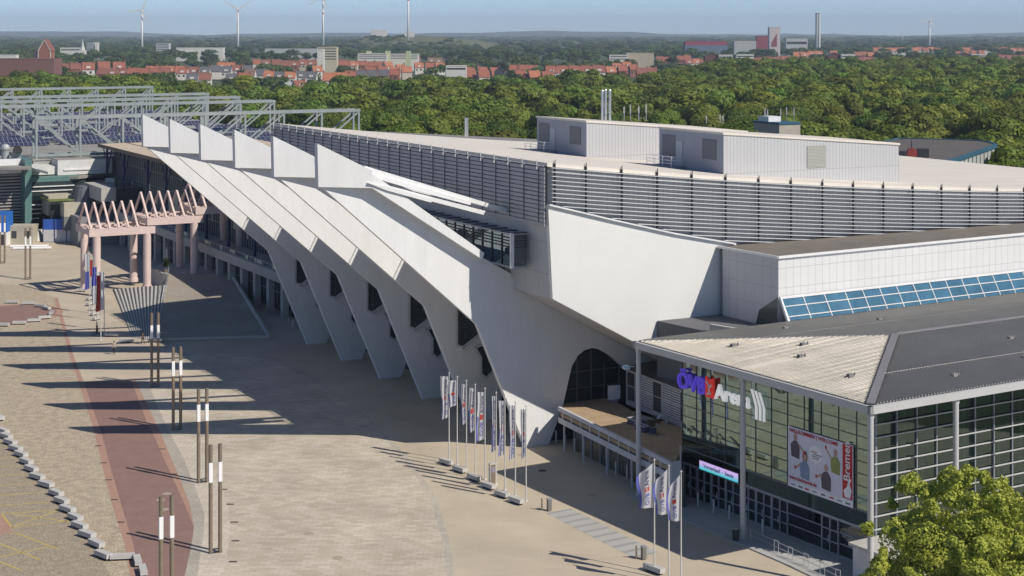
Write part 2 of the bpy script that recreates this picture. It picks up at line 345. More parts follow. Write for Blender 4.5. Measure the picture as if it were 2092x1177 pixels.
for k in range(26):
    off=.42+k*SP
    for i in range(40):
        a,c=TS[i],TS[i+1]
        if i==0: a=-3.05
        za,zc=zr(a)-off,zr(c)-off
        if zc<gz(c)+.25 and za<gz(a)+.25: continue
        if zc<gz(c)+.25 or za<gz(a)+.25:
            f=((za-gz(a)-.25))/((za-gz(a)-.25)-(zc-gz(c)-.25)) if abs(za-gz(a)-zc+gz(c))>1e-6 else 0
            if za<gz(a)+.25: a=a+(c-a)*f; za=zr(a)-off
            else: c=a+(c-a)*f; zc=zr(c)-off
        y=-8.02 if gz(.5*(a+c))<zr(a)-off else -8.02
        slat.bar((a,y,za),(c,y,zc),.34,.07)
slat.build('front_louvres',alu,AR)
# posts of the front louvres
ts=[-2.6,.9]+[5.0+4.17*i-.0 for i in range(20)]
for t in ts:
    b=MB(); zt=zr(t)+.25; zb=max(gz(t)-.05,14)
    b.box(t-.06,t+.06,-7.95,-7.75,zb,zt-.25); b.box(t-.03,t+.03,-7.95,-7.87,zt-.7,zt+.1); b.box(t-.16,t-.12,-7.9,-7.84,zt-.6,zt-.05)
    b.build('louvre_post',dark_metal,AR)
slt=mat('side_louvre_paint',(.37,.37,.40),.6,.1,.06)
b=MB()
for k in range(14):
    z=28.75-k*.41; b.bar((-3.62,-7.7,z),(-3.62,69.5,z),.07,.33)
b.build('side_louvres',slt,AR)
y=-6.6
while y<69.5:
    b=MB(); b.box(-3.72,-3.3,y-.05,y+.05,23.6,28.95); b.box(-3.95,-3.3,y-.03,y+.03,28.95,29.05); b.box(-3.95,-3.85,y-.03,y+.03,28.9,29.6); y+=2.98
    b.build('side_louvre_post',mat('side_post',(.10,.10,.115),.6),AR)
b=MB(); b.bar((-3.9,-8,29.12),(-3.9,69.5,29.12),.07,.07); y=-6.6
while y<69.5: b.box(-3.93,-3.87,y-.04,y+.04,28.7,29.65); b.bar((-3.9,y,29.1),(-3.4,y,29.1),.05,.05); y+=2.98
b.build('maintenance_rail',white_metal,AR)
# the six concrete frames
FU=[61.0-12.2*i for i in range(6)]
U6=0.0
fp=[(-1.5,0),(-7.0,12.9),(-23.6,27.45),(-23.75,31.3),(-18.9,28.8),(-6.7,19.7),(11.1,9.5),(20,4.6),(20,1.2),(14.2,4.0),(11.1,6.2),(8.6,8.3),(7.3,9.1),(6.3,9.35),(5.4,9.2),(4.6,8.7),(3.9,7.7),(3.4,5.9),(2.84,3.7),(1.2,0)]
def PY(px,py,c): return HALL.hy(px,py,c)
glassd=mat('dark_window_glass',(.035,.045,.05),.12,var=.3,vs=.8)
frame_m=mat('window_surround',(.5,.5,.5),.7,var=.05)
def ring(b,poly,y,w,d,c=None):
    n=len(poly)
    for i in range(n):
        p=poly[i];q=poly[(i+1)%n]; b.bar((p[0],y,p[1]),(q[0],y,q[1]),d,w,up=(0,1,0))
wbig=[(-3.3,8.45),(-2.55,8.15),(-.2,9.6),(.6,10.3),(.6,14.6),(-1.2,16.2),(-3.3,16.2)]
wsm=[(-1.1,8.0),(-.39,6.8),(-.39,5.1),(.26,4.55),(1.4,5.5),(2.1,6.3),(2.1,7.2),(.2,8.3)]
def clip(b,p0,p1): pass
def fin(u,last):
    b=MB(); b.prism([(t,u,z) for t,z in fp],(0,.62,0)); f=b.build('concrete_frame',concrete_white,AR)
    # proud nose panel: flush at the tip, standing off further in
    h0,h1=-.12,-1.1
    b=MB()
    A=(-23.95,u+h0,31.45);B=(-18.75,u+h1,28.75);Cc=(-18.75,u+h1,27.1);D=(-23.85,u+h0,27.35)
    ins=.16
    A2=(-23.95,u+.7,31.45);B2=(-18.75,u+.7,28.75);C2=(-18.75,u+.7,27.1);D2=(-23.85,u+.7,27.35)
    b._add([A,B,Cc,D,A2,B2,C2,D2],[(3,2,1,0),(0,1,5,4),(1,2,6,5),(2,3,7,6),(3,0,4,7)])
    b.build('nose_panel',concrete_white,f)
    # eave beam running down the top edge
    b=MB()
    b.prism([(-18.76,u-1.1,28.5),(-6.75,u-1.1,20.15),(-6.95,u-1.1,19.5),(-18.76,u-1.1,27.1)],(0,1.6,0)); b.build('edge_beam',concrete_white,f)
    b=MB()
    b.prism([(-18.7,u+.1,28.7),(-3.3,u+.1,24.15),(-3.4,u+.1,23.8),(-18.7,u+.1,28.0)],(0,.5,0)); b.build('roof_tie_beam',concrete_white,f)
    if not last or 1:
        if not last:
            for poly in (wbig,wsm):
                b=MB(); b.prism([(t,u-.03,z) for t,z in poly],(0,.02,0)); wd=b.build('window',glassd,f)
                b=MB(); ring(b,poly,u-.1,.14,.22); b.build('window_frame',frame_m,wd)
                b=MB(); xs_=[p[0] for p in poly]; zs_=[p[1] for p in poly]
                for t in (np.arange(min(xs_)+.8,max(xs_)-.2,.85)):
                    zz=[];
                    for i in range(len(poly)):
                        p,q=poly[i],poly[(i+1)%len(poly)]
                        if (p[0]-t)*(q[0]-t)<0: zz.append(p[1]+(q[1]-p[1])*(t-p[0])/(q[0]-p[0]))
                    if len(zz)>=2: b.bar((t,u-.06,min(zz)),(t,u-.06,max(zz)),.06,.06)
                for z in np.arange(min(zs_)+1.0,max(zs_)-.2,1.1):
                    xx=[]
                    for i in range(len(poly)):
                        p,q=poly[i],poly[(i+1)%len(poly)]
                        if (p[1]-z)*(q[1]-z)<0: xx.append(p[0]+(q[0]-p[0])*(z-p[1])/(q[1]-p[1]))
                    if len(xx)>=2: b.bar((min(xx),u-.06,z),(max(xx),u-.06,z),.05,.05)
                b.build('glazing_bars',dark_metal,wd)
            b=MB(); b.prism([(-2.65,u-.45,8.0),(.55,u-.45,10.1),(.75,u-.45,9.85),(-2.45,u-.45,7.72)],(0,.45,0)); b.build('window_sill',frame_m,f)
    return f
for i,u in enumerate(FU): fin(u,i==5)
# stepped roof-edge plates between the last frame and the gable
def plate(pts,u,th,name='roof_edge_plate'):
    b=MB(); P=[PY(x,y,u) for x,y in pts]; b.prism([(p[0],u,p[1]) for p in P],(0,th,0)); b.build(name,concrete_white,AR)
plate([(746,339),(1040,428),(1037,435),(747,351)],-.1,.5)
plate([(747,351),(963,412),(961,419),(900,403),(830,383),(748,358)],-.5,.55)
plate([(749,367),(800,381),(880,402),(992,431),(988,439),(880,411),(790,387),(752,379)],-.9,.7)
plate([(752,374),(800,383),(884,407),(881,414),(790,389)],-1.3,.6)
plate([(750,356),(785,365),(810,385),(870,402),(960,421),(940,424),(880,409),(845,391),(780,371)],.3,.2)
# glazed gallery hung beside the louvred box
b=MB(); b.box(-5.3,-3.45,-4,40,22.1,22.25); b.box(-5.3,-3.45,-4,40,18.85,19.05)
y=-4
gl=b.build('glazed_gallery',grey_metal,AR)
b=MB(); b.poly([(-5.2,-3.95,19.05),(-5.2,-3.95,22.1),(-5.2,40,22.1),(-5.2,40,19.05)]); b.poly([(-5.2,-3.95,19.05),(-3.5,-3.95,19.05),(-3.5,-3.95,22.1),(-5.2,-3.95,22.1)]); b.build('gallery_glass',glass_mat('gallery_glass_mat',(.45,.55,.6),.22,.55),gl)
b=MB(); y=-4
while y<40: b.box(-5.3,-5.18,y-.06,y+.06,19.05,22.1); b.bar((-5.35,y,22.3),(-3.5,y+.0,22.3),.12,.1); y+=2.1
for z in (20.9,21.2,21.5,21.8): b.box(-5.33,-5.28,-4,40,z-.03,z+.03); b.box(-5.2,-3.5,-4.08,-4.03,z-.03,z+.03)
b.build('gallery_bars',dark_metal,gl)
b=MB(); b.box(-5.42,-5.3,-4.15,-3.95,18.9,22.35); b.box(-5.26,-5.05,-4.15,-4.05,18.9,22.3); b.build('gallery_corner_strip',white_metal,gl)
# ---- plant boxes on the roof (things of their own)
def roof_hit(px,py):
    d=150.0
    for _ in range(60):
        p=Vector(((px-PX)*d/F,d,0)); t=HALL.loc(p).x; z=zr(t); d=(CAMZ-z)*F/(py-HY)
    p=HALL.loc(Vector(((px-PX)*d/F,d,0))); return p.x,p.y,zr(p.x)
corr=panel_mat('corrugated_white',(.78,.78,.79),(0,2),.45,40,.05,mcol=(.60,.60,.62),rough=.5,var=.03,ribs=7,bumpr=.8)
boxside=mat('shaded_plant_wall',(.30,.32,.38),.6,var=.05)  # flanks of the white boxes, their shade put into a bluish grey
louv=panel_mat('louvre_panel',(.40,.40,.36),(0,2),30,.16,.03,mcol=(.2,.2,.18),rough=.5)
louvs=panel_mat('louvre_panel_shaded',(.16,.17,.20),(1,2),30,.16,.03,mcol=(.08,.08,.1),rough=.5)  # grille colour darkened to carry the shade of the flank walls
def plant_box(blx,bly,top,backx,rightx,label,win):
    t,u,z=roof_hit(blx,bly); d=HALL.world(t,u).y; zt=CAMZ-(top-HY)*d/F
    u1=HALL.hx(backx,300,t)[0]; t1=HALL.hy(rightx,300,u)[0]
    r=thing('rooftop_plant_room',label,'plant room',HALL.world(t,u,z),HALL.rot,'white plant rooms on the arena roof')
    Lx,Ly=t1-t,u1-u; zb=zr(t1)-z-.1; dz=zr(t1)-zr(t)
    h=zt-z
    b=MB(); b._add([(0,0,-.3),(Lx,0,zb),(Lx,0,h+dz),(0,0,h)],[(0,1,2,3)],0)
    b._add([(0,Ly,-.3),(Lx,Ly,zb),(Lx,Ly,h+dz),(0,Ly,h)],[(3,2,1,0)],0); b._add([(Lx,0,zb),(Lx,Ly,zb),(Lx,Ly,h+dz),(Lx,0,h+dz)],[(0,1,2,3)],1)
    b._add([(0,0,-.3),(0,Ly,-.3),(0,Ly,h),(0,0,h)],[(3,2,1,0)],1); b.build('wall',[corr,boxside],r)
    b=MB(); b._add([(-.12,-.12,h),(Lx+.12,-.12,h+dz),(Lx+.12,Ly+.12,h+dz),(-.12,Ly+.12,h),(-.12,-.12,h+.22),(Lx+.12,-.12,h+dz+.22),(Lx+.12,Ly+.12,h+dz+.22),(-.12,Ly+.12,h+.22)],[(0,3,2,1),(4,5,6,7),(0,1,5,4),(1,2,6,5),(2,3,7,6),(3,0,4,7)]); b.build('roof',conc_roof,r)
    b=MB(); b.box(-.06,-.02,1.3,1.3+min(2.6,Ly*.3),h*.33,h*.84); b.build('side_louvre',louvs,r)
    b=MB(); b.box(-.06,-.02,Ly*.62,Ly*.72,.2,h*.72); b.build('door',mat('plant_door',(.36,.40,.47),.5),r)
    b=MB(); b.box(-.05,-.02,Ly*.74,Ly*.95,h*.3,h*.86); b.build('back_louvre',louvs,r)
    if win:
        b=MB(); b.box(Lx*.46,Lx*.565,-.08,-.02,h*.28+dz*.5,h*.84+dz*.5); b.build('vent_grille',louv,r)
    # landing with rails
    b=MB(); b.box(-1.9,-.1,Ly*.58,Ly*.98,.02,.28); pl=b.build('landing',grey_metal,r)
    b=MB()
    for yy in (Ly*.58,Ly*.72,Ly*.86,Ly*.98): b.cyl((-1.85,yy,.28),(-1.85,yy,1.4),.035,n=5)
    for zz in (.65,1.0,1.4): b.bar((-1.85,Ly*.58,zz),(-1.85,Ly*.98,zz),.05,.05); b.bar((-1.85,Ly*.58,zz),(-.3,Ly*.58,zz),.05,.05)
    b.build('handrail',white_metal,pl)
    return r,t,u,z,h,Lx,Ly
PB1=plant_box(1198,321,250,1097,1525,'long corrugated white plant room standing farther back behind the other on the arena roof',False)
PB2=plant_box(1478,356,275,1347,1836,'nearer corrugated white plant room with a square vent grille in its front wall',True)
def mast(px,ytop,ybot,d,r,label,name='antenna_mast',cat='antenna',m=None,group=None):
    z0=CAMZ-(ybot-HY)*d/F; z1=CAMZ-(ytop-HY)*d/F; x=(px-PX)*d/F
    root=thing(name,label,cat,(x,d,z0),0,group); b=MB(); b.cyl((0,0,0),(0,0,z1-z0),r,n=8); b.build('pole',m or grey_metal,root)
    if name=='antenna_mast':
        b=MB(); b.box(-r*1.5,r*1.5,-r*1.5,r*1.5,(z1-z0)*.5,(z1-z0)*.95); b.build('aerial',mat('aerial_grey',(.4,.4,.4),.6),root)
    return root
_,t1b,u1b,z1b,h1b,L1x,L1y=PB1
dd=HALL.world(t1b+3,u1b+L1y-1).y
steel=mat('stainless_flue',(.62,.63,.66),.25,.85,.08)
fl=thing('flue_stack','cluster of three shiny steel flues rising behind the white plant room','chimney',(WD(1238,dd,0).x,dd,CAMZ-(246-HY)*dd/F),0)
for i,(px,yt) in enumerate(((1230.5,186),(1237.5,184),(1246,185))):
    x=WD(px,dd).x-fl.location.x; hh=(246-yt)*dd/F
    b=MB(); b.cyl((x,0,-1),(x,0,hh),.17,n=12); b.cyl((x,0,hh),(x,0,hh+.12),.22,.16,n=12); b.build('flue',steel,fl)
b=MB(); b.box(-.5,.5,-.1,.1,2.6,2.75); b.box(-.5,.5,-.1,.1,.6,.75); b.build('bracket',dark_metal,fl)
for i,(px,yt,lab) in enumerate(((1275,217,'thin white aerial nearest the steel flues'),(1288,213,'second white aerial right of the steel flues'),(1305,216,'third white aerial right of the steel flues'),(1320,212,'white aerial farthest right behind the plant room'))):
    mast(px,yt,247,dd,.05,lab,group='aerials behind the far plant room')
mast(953,241,279,225,.27,'short shiny steel chimney standing alone on the low roof beyond the arena','steel_chimney','chimney',steel)
# ================================================================ foyer building
FO=thing('foyer_building','glass fronted foyer with a wide hipped ribbed metal roof carried on slim posts','building',(FOY.o[0],FOY.o[1],0),FOY.rot)
ribm=mat('ribbed_roof_metal',(.70,.68,.64),.42,.72,.06,vs=.3,spec=.3)
EV,AP=14.05,15.25; AX=17.3; YL=-29.4; YM=-14.7; XR=75
def rz_front(x): return EV+(AP-EV)*x/AX
b=MB()
b.poly([(0,0,EV),(0,YL,EV),(AX,YM,AP)]); b.poly([(0,YL,EV),(XR,YL,EV),(XR,YM,AP),(AX,YM,AP)]); b.poly([(0,0,EV),(AX,YM,AP),(XR,YM,AP),(XR,0,EV)])
rib=MB()
def ribbar(p,q,side,w0=.16,w1=.055,h=.13):
    p=Vector(p);q=Vector(q);s=Vector(side)
    vs=[p-s*w0/2,p+s*w0/2,p+s*w1/2+Vector((0,0,h)),p-s*w1/2+Vector((0,0,h))]; vs+=[v+(q-p) for v in vs]
    rib._add(vs,[(3,2,1,0),(4,5,6,7),(0,1,5,4),(1,2,6,5),(2,3,7,6)])
y=-.2
while y>YL+.2:
    xe=AX*(1-abs(y-YM)/14.7)-.25
    if xe>.3: ribbar((.0,y,EV),(xe,y,rz_front(xe)),(0,1,0))
    y-=.335
x=.4
while x<XR:
    ye=min(14.7,14.7*x/AX)-.2
    if ye>.2:
        k=(AP-EV)/14.7
        ribbar((x,YL,EV),(x,YL+ye,EV+k*ye),(1,0,0)); ribbar((x,0,EV),(x,-ye,EV+k*ye),(1,0,0))
    x+=.335
b.v+=[]; n=len(b.v); b.v+=rib.v; b.f+=[tuple(n+i for i in f) for f in rib.f]; b.m+=rib.m
ro=b.build('roof',ribm,FO)
cap=mat('ridge_cap',(.26,.25,.26),.55,.3,.08)
b=MB(); b.bar((0.1,YL+.1,EV+.1),(AX,YM,AP+.1),.62,.1); b.bar((AX,YM,AP+.12),(XR,YM,AP+.12),.5,.1); b.bar((.1,-.1,EV+.08),(AX,YM,AP+.09),.2,.06); b.build('hip_cap',cap,ro)
b=MB(); k=(AP-EV)/14.7
b.bar((6.8,YL+5.8,EV+k*5.8+.06),(XR,YL+5.8,EV+k*5.8+.06),.07,.1); b.bar((8.5,-7.2,EV+k*7.2+.06),(XR,-7.2,EV+k*7.2+.06),.07,.1); b.build('snow_rail',mat('pale_rail',(.45,.42,.40),.5),ro)
for vx,vy in ((4.5,-8),(6,-15),(4.5,-22.5),(9,-12),(12,-26.5),(22,-25),(33,-26),(26,-20),(14,-4),(24,-6)):
    zz=EV+(AP-EV)*min(vx/AX,(14.7-abs(vy-YM))/14.7); b=MB(); b.box(vx-.25,vx+.25,vy-.18,vy+.18,zz+.02,zz+.3); b.cyl((vx+.5,vy,zz),(vx+.5,vy,zz+.35),.07,n=6); b.build('roof_vent',mat('roof_vent_grey',(.2,.19,.18),.7),ro)
# gutter + fascia
fasc=mat('fascia_paint',(.50,.50,.50),.5,.1,.05)
b=MB(); b.box(-.35,0,YL-.35,.35,EV-.62,EV-.02); b.box(-.35,XR,YL-.35,YL,EV-.62,EV-.02); b.box(-.35,XR,0,.35,EV-.62,EV-.02)
b.build('fascia',fasc,FO)
b=MB(); b.box(-.05,.08,YL+.1,-.1,EV-.05,EV+.01); b.box(.1,XR,YL-.05,YL+.08,EV-.05,EV+.01); b.build('gutter',black,FO)
b=MB(); b.box(-.2,XR,YL-.2,0.2,EV-.58,EV-.5); b.build('soffit',mat('soffit',(.20,.20,.20),.7),FO)
for (px_,py_) in ((.05,-.05),(.05,-14.6),(.05,YL+.05),(9.1,YL+.05),(18.2,YL+.05),(27.3,YL+.05)):
    b=MB(); b.cyl((px_,py_,0),(px_,py_,EV-.6),.23,n=14); b.box(px_-.2,px_+.2,py_-.2,py_+.2,EV-.95,EV-.62); b.build('post',fasc,FO,smooth=False)
# interior
intm=mat('interior_wall',(.16,.17,.165),.8,var=.2,vs=.4)
b=MB(); b.box(4.2,40,-25.7,-2,.12,.2); b.box(9.5,40,-25.4,-2,4.5,4.8); b.box(9.0,40,-25.3,-2,9.0,9.3); b.box(14,14.3,-24.5,-2,0,13.2); b.build('floor_slab',intm,FO)
b=MB()
for xx in (6.5,11,15.5,20,24.5,29):
    for yy in (-23.8,-16,-8): b.cyl((xx,yy,.2),(xx,yy,13.3),.28,n=10)
b.build('inner_column',concrete_lt,FO)
mint=mat('mint_wall_panel',(.42,.62,.54),.7)
b=MB(); b.box(6.5,9.5,-22.4,-22.3,5,8); b.box(16,19,-22.4,-22.3,5.3,8.2); b.box(11.0,13.5,-23.4,-23.3,1,3.2); b.box(5,5.1,-6.5,-2.3,10.4,12.8); b.build('wall_panel',mint,FO)
b=MB(); b.box(10.5,39,-2.1,-1.9,.2,13.4); b.box(39,39.3,-25.8,-2,.2,13.4); b.build('back_wall',intm,FO)
gf=glass_mat('front_glass',(.52,.68,.62),.32,.44)
gs=glass_mat('side_glass',(.52,.68,.64),.06,.30)
FX=3.8; YA,YB=-26.0,-1.67; TOP=13.45
b=MB(); b.poly([(FX,YA,2.95),(FX,YB,2.95),(FX,YB,TOP),(FX,YA,TOP)]); b.poly([(FX,YB,4.5),(12,YB,4.5),(12,YB,TOP),(FX,YB,TOP)]); b.build('front_glazing',gf,FO)
b=MB(); b.poly([(FX,YA,.1),(40,YA,.1),(40,YA,TOP),(FX,YA,TOP)]); b.build('side_glazing',gs,FO)
bar=mat('mullion_dark',(.15,.16,.16),.5,.3)
b=MB()
nv=12
for i in range(nv+1):
    y=YB+(YA-YB)*i/nv; b.box(FX-.06,FX+.06,y-.02,y+.02,4.3,TOP)
z=4.3
while z<TOP: b.box(FX-.07,FX+.04,YA,YB,z-.018,z+.018); z+=.975
z=4.5
while z<TOP: b.box(FX,12,YB-.03,YB+.06,z-.03,z+.03); z+=.975
b.build('front_glazing_bars',bar,FO)
b=MB()
for y in (-6.3,-22.2): b.box(FX+.15,FX+.6,y-.3,y+.3,.2,TOP)
b.build('inner_fin',dark_metal,FO)
b=MB(); z=1.25
while z<TOP: b.box(FX-.3,40,YA-.26,YA-.14,z-.05,z+.03); z+=1.02
b.build('sun_blades',fasc,FO)
b=MB(); x=FX+.05
while x<40: b.box(x-.05,x+.05,YA-.13,YA+.05,.1,TOP); x+=2.2
b.box(FX-.05,FX+.1,YA-.1,YA+.1,.1,TOP); b.build('side_glazing_bars',grey_metal,FO)
b=MB()
for xx in (7.5,14.2,21): b.box(xx-.12,xx+.12,YA+.5,YA+.8,.2,TOP)
b.build('mint_post',mint,FO)
# dark band and door zone
b=MB(); b.box(FX-.05,FX+.1,YA,YB,2.95,3.05); b.box(FX-.03,FX+.05,YA,YB,4.26,4.34); b.build('transom',fasc,FO)
b=MB(); b.poly([(FX+.02,YA,.1),(FX+.02,YB,.1),(FX+.02,YB,2.95),(FX+.02,YA,2.95)]); b.build('door_glazing',glass_mat('door_glass',(.4,.46,.55),.10,.25),FO)
def door(y0):
    d=MB(); 
    for yy in (y0,y0-.95,y0-1.9): d.box(FX-.1,FX+.06,yy-.045,yy+.045,.1,2.95)
    for zz in (.14,1.02,1.95,2.9): d.box(FX-.1,FX+.06,y0-1.9,y0,zz-.035,zz+.035)
    o=d.build('door',mat('door_frame',(.36,.37,.40),.5,.2),FO)
    d=MB(); d.cyl((FX-.16,y0-.85,.9),(FX-.16,y0-.85,1.5),.025,n=6); d.build('handle',white_metal,o)
y=YB-.2
for i in range(12):
    if i not in (7,8,10,11): door(y)
    else:
        d=MB(); 
        for zz in (.14,1.1,2.0,2.9): d.box(FX-.06,FX+.05,y-1.95,y,zz-.03,zz+.03)
        d.build('lower_glazing_bars',mat('door_frame',(.36,.37,.40)),FO)
    y-=2.02
# ---- text helper
def text_mesh(s,size,ext=.02,bold=0,align='CENTER'):
    cu=bpy.data.curves.new('t','FONT'); cu.body=s; cu.size=size; cu.extrude=ext; cu.offset=bold; cu.align_x=align; cu.align_y='BOTTOM_BASELINE'; cu.resolution_u=3
    o=bpy.data.objects.new('t',cu); C.objects.link(o); bpy.context.view_layer.update()
    me=bpy.data.meshes.new_from_object(o.evaluated_get(bpy.context.evaluated_depsgraph_get())); bpy.data.objects.remove(o); return me
def put_text(name,s,size,m,parent,pos,right,up,ext=.02,bold=0,sx=1.0,align='CENTER'):
    me=text_mesh(s,size,ext,bold,align); r=Vector(right).normalized();u=Vector(up).normalized();nn=r.cross(u)
    M=Matrix((( r.x*sx,u.x,nn.x,pos[0]),(r.y*sx,u.y,nn.y,pos[1]),(r.z*sx,u.z,nn.z,pos[2]),(0,0,0,1)))
    me.transform(M); me.materials.clear(); me.materials.append(m); o=bpy.data.objects.new(name,me); C.objects.link(o)
    if parent: o.parent=parent
    return o
RT=(0,-1,0); UP=(0,0,1)
# ---- facade sign
SX=FX-.32
ya,za=FOY.hx(1386,793,SX); yb,zb=FOY.hx(1440,806,SX); yc,zc=FOY.hx(1461,826,SX); yd,zd=FOY.hx(1533,838,SX)
sgn=thing('facade_sign','blue, red and white illuminated letters reading ÖVB Arena across the top of the glass front','sign',FOY.world(SX,(ya+yd)/2,0),FOY.rot)
oy=(ya+yd)/2
zbase=(za+zb+zd)/3
zbase=9.8
sblue=emis('sign_blue',(.10,.06,.55),.38); sred=emis('sign_red',(.62,.04,.03),.32); swl=emis('sign_white_lit',(.75,.75,.75),.42); swh=mat('sign_white',(.75,.75,.75),.5,var=.03)
put_text('blue_letters','ÖVB',2.05,sblue,sgn,(0,(ya+yb)/2-oy,zbase),RT,UP,.14,.035,1.0)
b=MB(); y0=(yb+yc)/2-oy
b.prism([(-.1,y0+.55,zbase-.1),(-.1,y0-.55,zbase-.1),(-.1,y0-.55,zbase+1.7),(-.1,y0+.1,zbase+1.45),(-.1,y0+.55,zbase+1.7)],(.2,0,0)); b.build('red_shield',sred,sgn)
b=MB()
for p,q in (((.32,1.35),(-.05,.95)),((-.05,.95),(-.05,.45)),((-.05,.45),(-.3,.25)),((-.05,.75),(-.38,1.1)),((-.1,.4),(.25,.15))): b.bar((-.16,y0+p[0],zbase+p[1]),(-.16,y0+q[0],zbase+q[1]),.05,.16)
b.build('shield_emblem',swh,sgn)
put_text('white_letters','Arena',1.9,swl,sgn,(0,(yc+yd)/2-oy,zbase),RT,UP,.12,.03,1.0)
b=MB(); y0=yd-oy-.05
for k in range(3): b.prism([(-.05,y0-k*.5,zbase+1.7-k*.05),(-.05,y0-.26-k*.5,zbase+1.7-k*.05),(-.05,y0-.85-k*.5,zbase+.35),(-.05,y0-.85-k*.5,zbase-.75),(-.05,y0-.6-k*.5,zbase-.75),(-.05,y0-.6-k*.5,zbase+.35)],(.1,0,0))
b.build('slanted_stripes',swl,sgn)
# ---- LED display
LX=FX-.4
y0,z0=FOY.hx(1430,939,LX); y1,z1=FOY.hx(1511,966,LX)
led=thing('led_display','glowing turquoise and pink LED text strip above the entrance doors','display',FOY.world(LX,y0,z0),FOY.rot)
b=MB(); b.box(-.1,.2,y1-y0,0,-.85,.05); b.build('casing',black,led)
ledm=bpy.data.materials.new('led_screen'); ledm.use_nodes=True; n=ledm.node_tree; bs=n.nodes['Principled BSDF']; tc=n.nodes.new('ShaderNodeTexCoord'); sx=n.nodes.new('ShaderNodeSeparateXYZ'); n.links.new(tc.outputs['Generated'],sx.inputs[0])
cr=n.nodes.new('ShaderNodeValToRGB'); cr.color_ramp.elements[0].color=(.0,.55,.62,1); cr.color_ramp.elements[1].color=(.62,.45,.85,1); cr.color_ramp.elements[1].position=.75; n.links.new(sx.outputs[2],cr.inputs[0]); n.links.new(cr.outputs[0],bs.inputs['Emission Color']); bs.inputs['Emission Strength'].default_value=.85; bs.inputs['Base Color'].default_value=(.05,.05,.05,1)
b=MB(); b.box(-.13,-.1,y1-y0+.08,-.08,-.78,-.02); b.build('screen',ledm,led)
put_text('lettering','Vorverkauf  ·  heute',.46,mat('led_text',(.05,.05,.3)),led,(-.14,(y1-y0)/2,-.52),RT,UP,.005,.01,1.1)
# ---- banner
BX=FX-.14
y0,z0=FOY.hx(1610,872,BX); y1,z1=FOY.hx(1743,908,BX); _,z2=FOY.hx(1610,990,BX); _,z3=FOY.hx(1745,1041,BX)
zt=(z0+z1)/2; zbm=(z2+z3)/2; Wd=y0-y1; Hh=zt-zbm
ban=thing('welcome_banner','large printed welcome banner with four sports players and a red Bremen strip on glass','banner',FOY.world(BX,y0,zbm),FOY.rot)
cloth=mat('banner_cloth',(.70,.70,.80),.7,var=.05,vs=.8)
b=MB(); b.box(0,.03,-Wd,0,0,Hh); b.build('sheet',cloth,ban)
redb=mat('banner_red',(.50,.03,.03),.7,var=.04); wb=mat('banner_white',(.82,.82,.85),.7)
def flat(name,pts,m,off=.02):
    b=MB(); b.prism([(-off,-p[0]*Wd,p[1]*Hh) for p in pts],(.012,0,0)); return b.build(name,m,ban)
flat('red_strip',[(.845,.12),(.99,.12),(.99,.985),(.845,.985)],redb)
flat('logo_strip',[(.0,.0),(1,.0),(1,.10),(0,.10)],wb,.014)
flat('speech_disc',[(.43+.10*math.cos(t),.66+.145*math.sin(t)) for t in np.linspace(0,2*math.pi,24,endpoint=False)],wb,.016)
skinm=mat('print_skin',(.50,.34,.27),.7); dk=mat('print_dark',(.12,.09,.11),.7); bl=mat('print_blue',(.24,.30,.45),.7); gr_=mat('print_green',(.30,.32,.10),.7); hairm=mat('print_hair',(.05,.03,.025),.7)
def player(cx,cy,s,m,arm,hair=0):
    if hair: flat('hair',[(cx+.045*s*math.cos(t),cy+.30*s+.11*s*math.sin(t)) for t in np.linspace(0,6.28,12,endpoint=False)],hairm,.020)
    flat('torso',[(cx-.075*s,cy-.10*s),(cx+.075*s,cy-.12*s),(cx+.08*s,cy+.12*s),(cx+.03*s,cy+.22*s),(cx-.03*s,cy+.22*s),(cx-.09*s,cy+.13*s)],m,.022)
    flat('head',[(cx+.034*s*math.cos(t),cy+.29*s+.07*s*math.sin(t)) for t in np.linspace(0,6.28,14,endpoint=False)],skinm,.024)
    x0,y0_=cx+arm[0]*.07*s,cy+.12*s; x1,y1_=cx+arm[0]*.17*s,cy+arm[1]*s
    flat('arm',[(x0,y0_),(x1,y1_),(x1,y1_+.035),(x0,y0_+.05)],skinm,.026)
    flat('bat',[(x1+.014*math.cos(t),y1_+.03+.032*math.sin(t)) for t in np.linspace(0,6.28,10,endpoint=False)],redb,.028)
player(.12,.60,.85,dk,(1,.0)); player(.27,.30,.9,bl,(-1,.02),1); player(.60,.24,.9,dk,(-1,.05)); player(.74,.55,.85,gr_,(-1,.3))
put_text('red_title','WILLKOMMEN | WELCOME',.42,redb,ban,(-.04,-.40*Wd,.915*Hh),RT,UP,.004,.008,1.12)
put_text('web_address','www.tischtennis.de',.42,redb,ban,(-.04,-.24*Wd,.135*Hh),RT,UP,.004,.008,1.0)
put_text('strip_title','Bremen',1.0,wb,ban,(-.04,-.955*Wd,.72*Hh),(0,0,1),(0,1,0),.004,.012,1.0)
for i,x in enumerate((.08,.2,.3,.42,.55,.68,.8,.92)):
    flat('partner_mark',[(x-.03,.035),(x+.035,.035),(x+.035,.06),(x-.03,.06)],[bl,dk,redb][i%3],.022)
flat('strip_emblem',[(.88,.14),(.96,.14),(.98,.27),(.95,.36),(.98,.46),(.93,.41),(.91,.31),(.86,.24)],wb,.024)
for k,(sx_,sy_,sz_) in enumerate(((.36,.69,.10),(.40,.655,.13),(.38,.62,.12),(.385,.585,.1))): flat('small_print',[(sx_,sy_),(sx_+sz_,sy_),(sx_+sz_,sy_+.012),(sx_,sy_+.012)],redb if k==0 else dk,.03)
